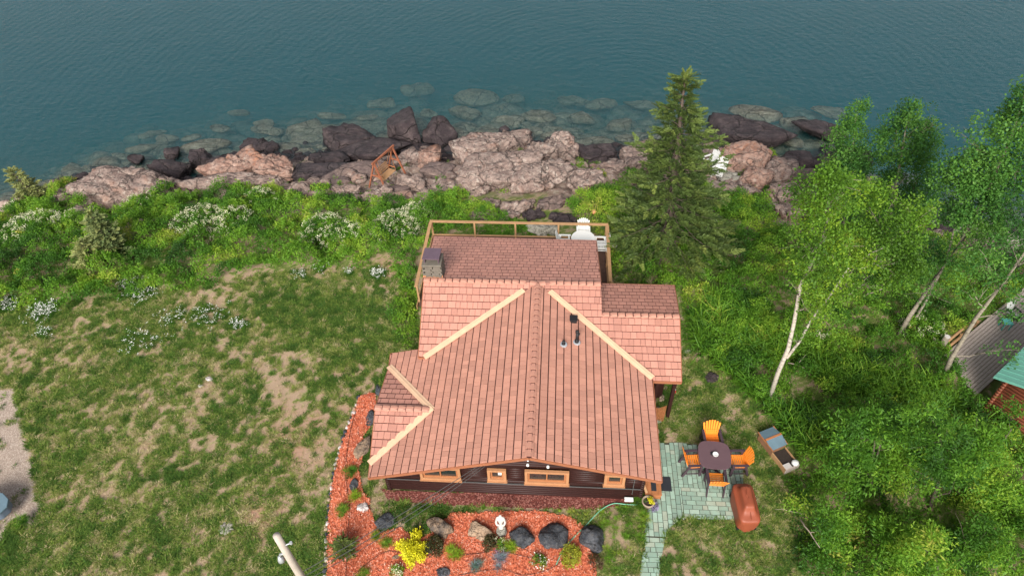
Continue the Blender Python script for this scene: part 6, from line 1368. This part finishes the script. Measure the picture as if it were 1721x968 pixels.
dyl = e2[0]*-math.sin(an2)+e2[1]*math.cos(an2)
pr2.prism([(0, 0), (Lc, 0), (Lc, -W2), (0, -W2)], lambda x, y: 2.38+.36*(-y if -y < W2/2 else W2+y), lambda x, y: 2.50+.36*(-y if -y < W2/2 else W2+y))
rv = MB()
for sgn in (0, 1):
    V = [(0, -W2/2*sgn*2 if sgn else 0, 2.5), (Lc, -W2 if sgn else 0, 2.5), (Lc, -W2/2, 2.5+.36*W2/2), (0, -W2/2, 2.5+.36*W2/2)]
    V2 = [(x, y, z-.08) for x, y, z in V]
    rv.add(V+V2, [(0, 1, 2, 3), (4, 7, 6, 5), (0, 4, 5, 1), (1, 5, 6, 2), (2, 6, 7, 3), (3, 7, 4, 0)])
rfo = rv.build('roof', M['greenroof'], cb_)
for j in range(24):
    x = .03+j*.3
    for sgn in (0, 1): m_ = MB(); m_.bar((x, -W2 if sgn else 0, 2.52), (x, -W2/2, 2.52+.36*W2/2), .03, .03); link('roof_seam', mesh('roof_seam', m_.V, m_.F), rfo, M['greenroof'])
m_ = MB(); m_.prism([(.5, -.45), (Lc-.3, -.45), (Lc-.3, -W2+.4), (.5, -W2+.4)], -.8, lambda x, y: 2.4+.0*x); m_.build('wall', simple('cabin_log', (.16, .045, .022), .6, .3), cb_)
for j in range(15): m_ = MB(); m_.tube([(.47, -.35, .0+j*.16), (.47, -W2+.3, .0+j*.16)], .083, 7); m_.build('log', M['cabinlog'] if 'cabinlog' in M else simple('cabin_logs', (.17, .05, .025), .6, .3), cb_, True)
for j in range(15): m_ = MB(); m_.tube([(.35, -.42, .0+j*.16), (Lc-.3, -.42, .0+j*.16)], .083, 7); m_.build('log', bpy.data.materials['cabin_logs'], cb_, True)
p = at(1702, 528, .5); adirondack('white cushioned chair on the neighbouring grey deck under the aspen leaves', (p[0], p[1], zd+.02), R(200), M['curtain'], M['black'], .4, None, .5, .85)
p = at(1690, 545, .4); o = thing('turquoise_stool', 'small turquoise stool on the neighbouring grey deck', 'stool', (p[0], p[1], zd+.02)); m_ = MB(); m_.box((0, 0, .42), (.4, .4, .04)); tq = simple('turquoise_paint', (.10, .42, .36), .5, .1); m_.build('seat', tq, o)
for q in (-1, 1):
    for s_ in (-1, 1): m_ = MB(); m_.box((q*.16, s_*.16, .2), (.04, .04, .4)); m_.build('leg', tq, o)
# feeder lanterns
for (px, py), z, lb in (((1033, 412), 1.4, 'cream globe lantern hanging just outside the deck railing'), ((998, 356), .6, 'copper-coloured feeder hanging behind the deck chairs')):
    p = at(px, py, z); t = thing('hanging_lantern', lb, 'lantern', (p[0], p[1], z)); m_ = MB(); m_.lathe([(.02, -.14), (.10, -.10), (.15, 0), (.12, .08), (.03, .12)], n=12); m_.build('globe', M['statue'] if z > 1 else M['copper'], t, True)
    m_ = MB(); m_.lathe([(.13, .09), (.08, .14), (.01, .17)], n=12); m_.build('cap', M['trim'], t); m_ = MB(); zg = float(tz(p[0], p[1])); m_.tube([(.12, .02, zg-z), (.12, .02, .4), (0, 0, .5), (0, 0, .12)], .014, 6); m_.build('shepherd_hook', M['black'], t)
p = at(1133, 655, .2); t = thing('garden_gnome', 'small red and white ornament on the ground under the right roof wing', 'ornament', (p[0], p[1], 0)); m_ = MB(); m_.lathe([(.10, 0), (.11, .12), (.07, .22), (.05, .25)], n=10); m_.build('body', simple('red_paint', (.45, .03, .025), .5, .1), t, True)
m_ = MB(); m_.lathe([(.06, .0), (.075, .06), (.04, .12)], (0, -.03, .23), 10); m_.build('head', M['white'], t, True)
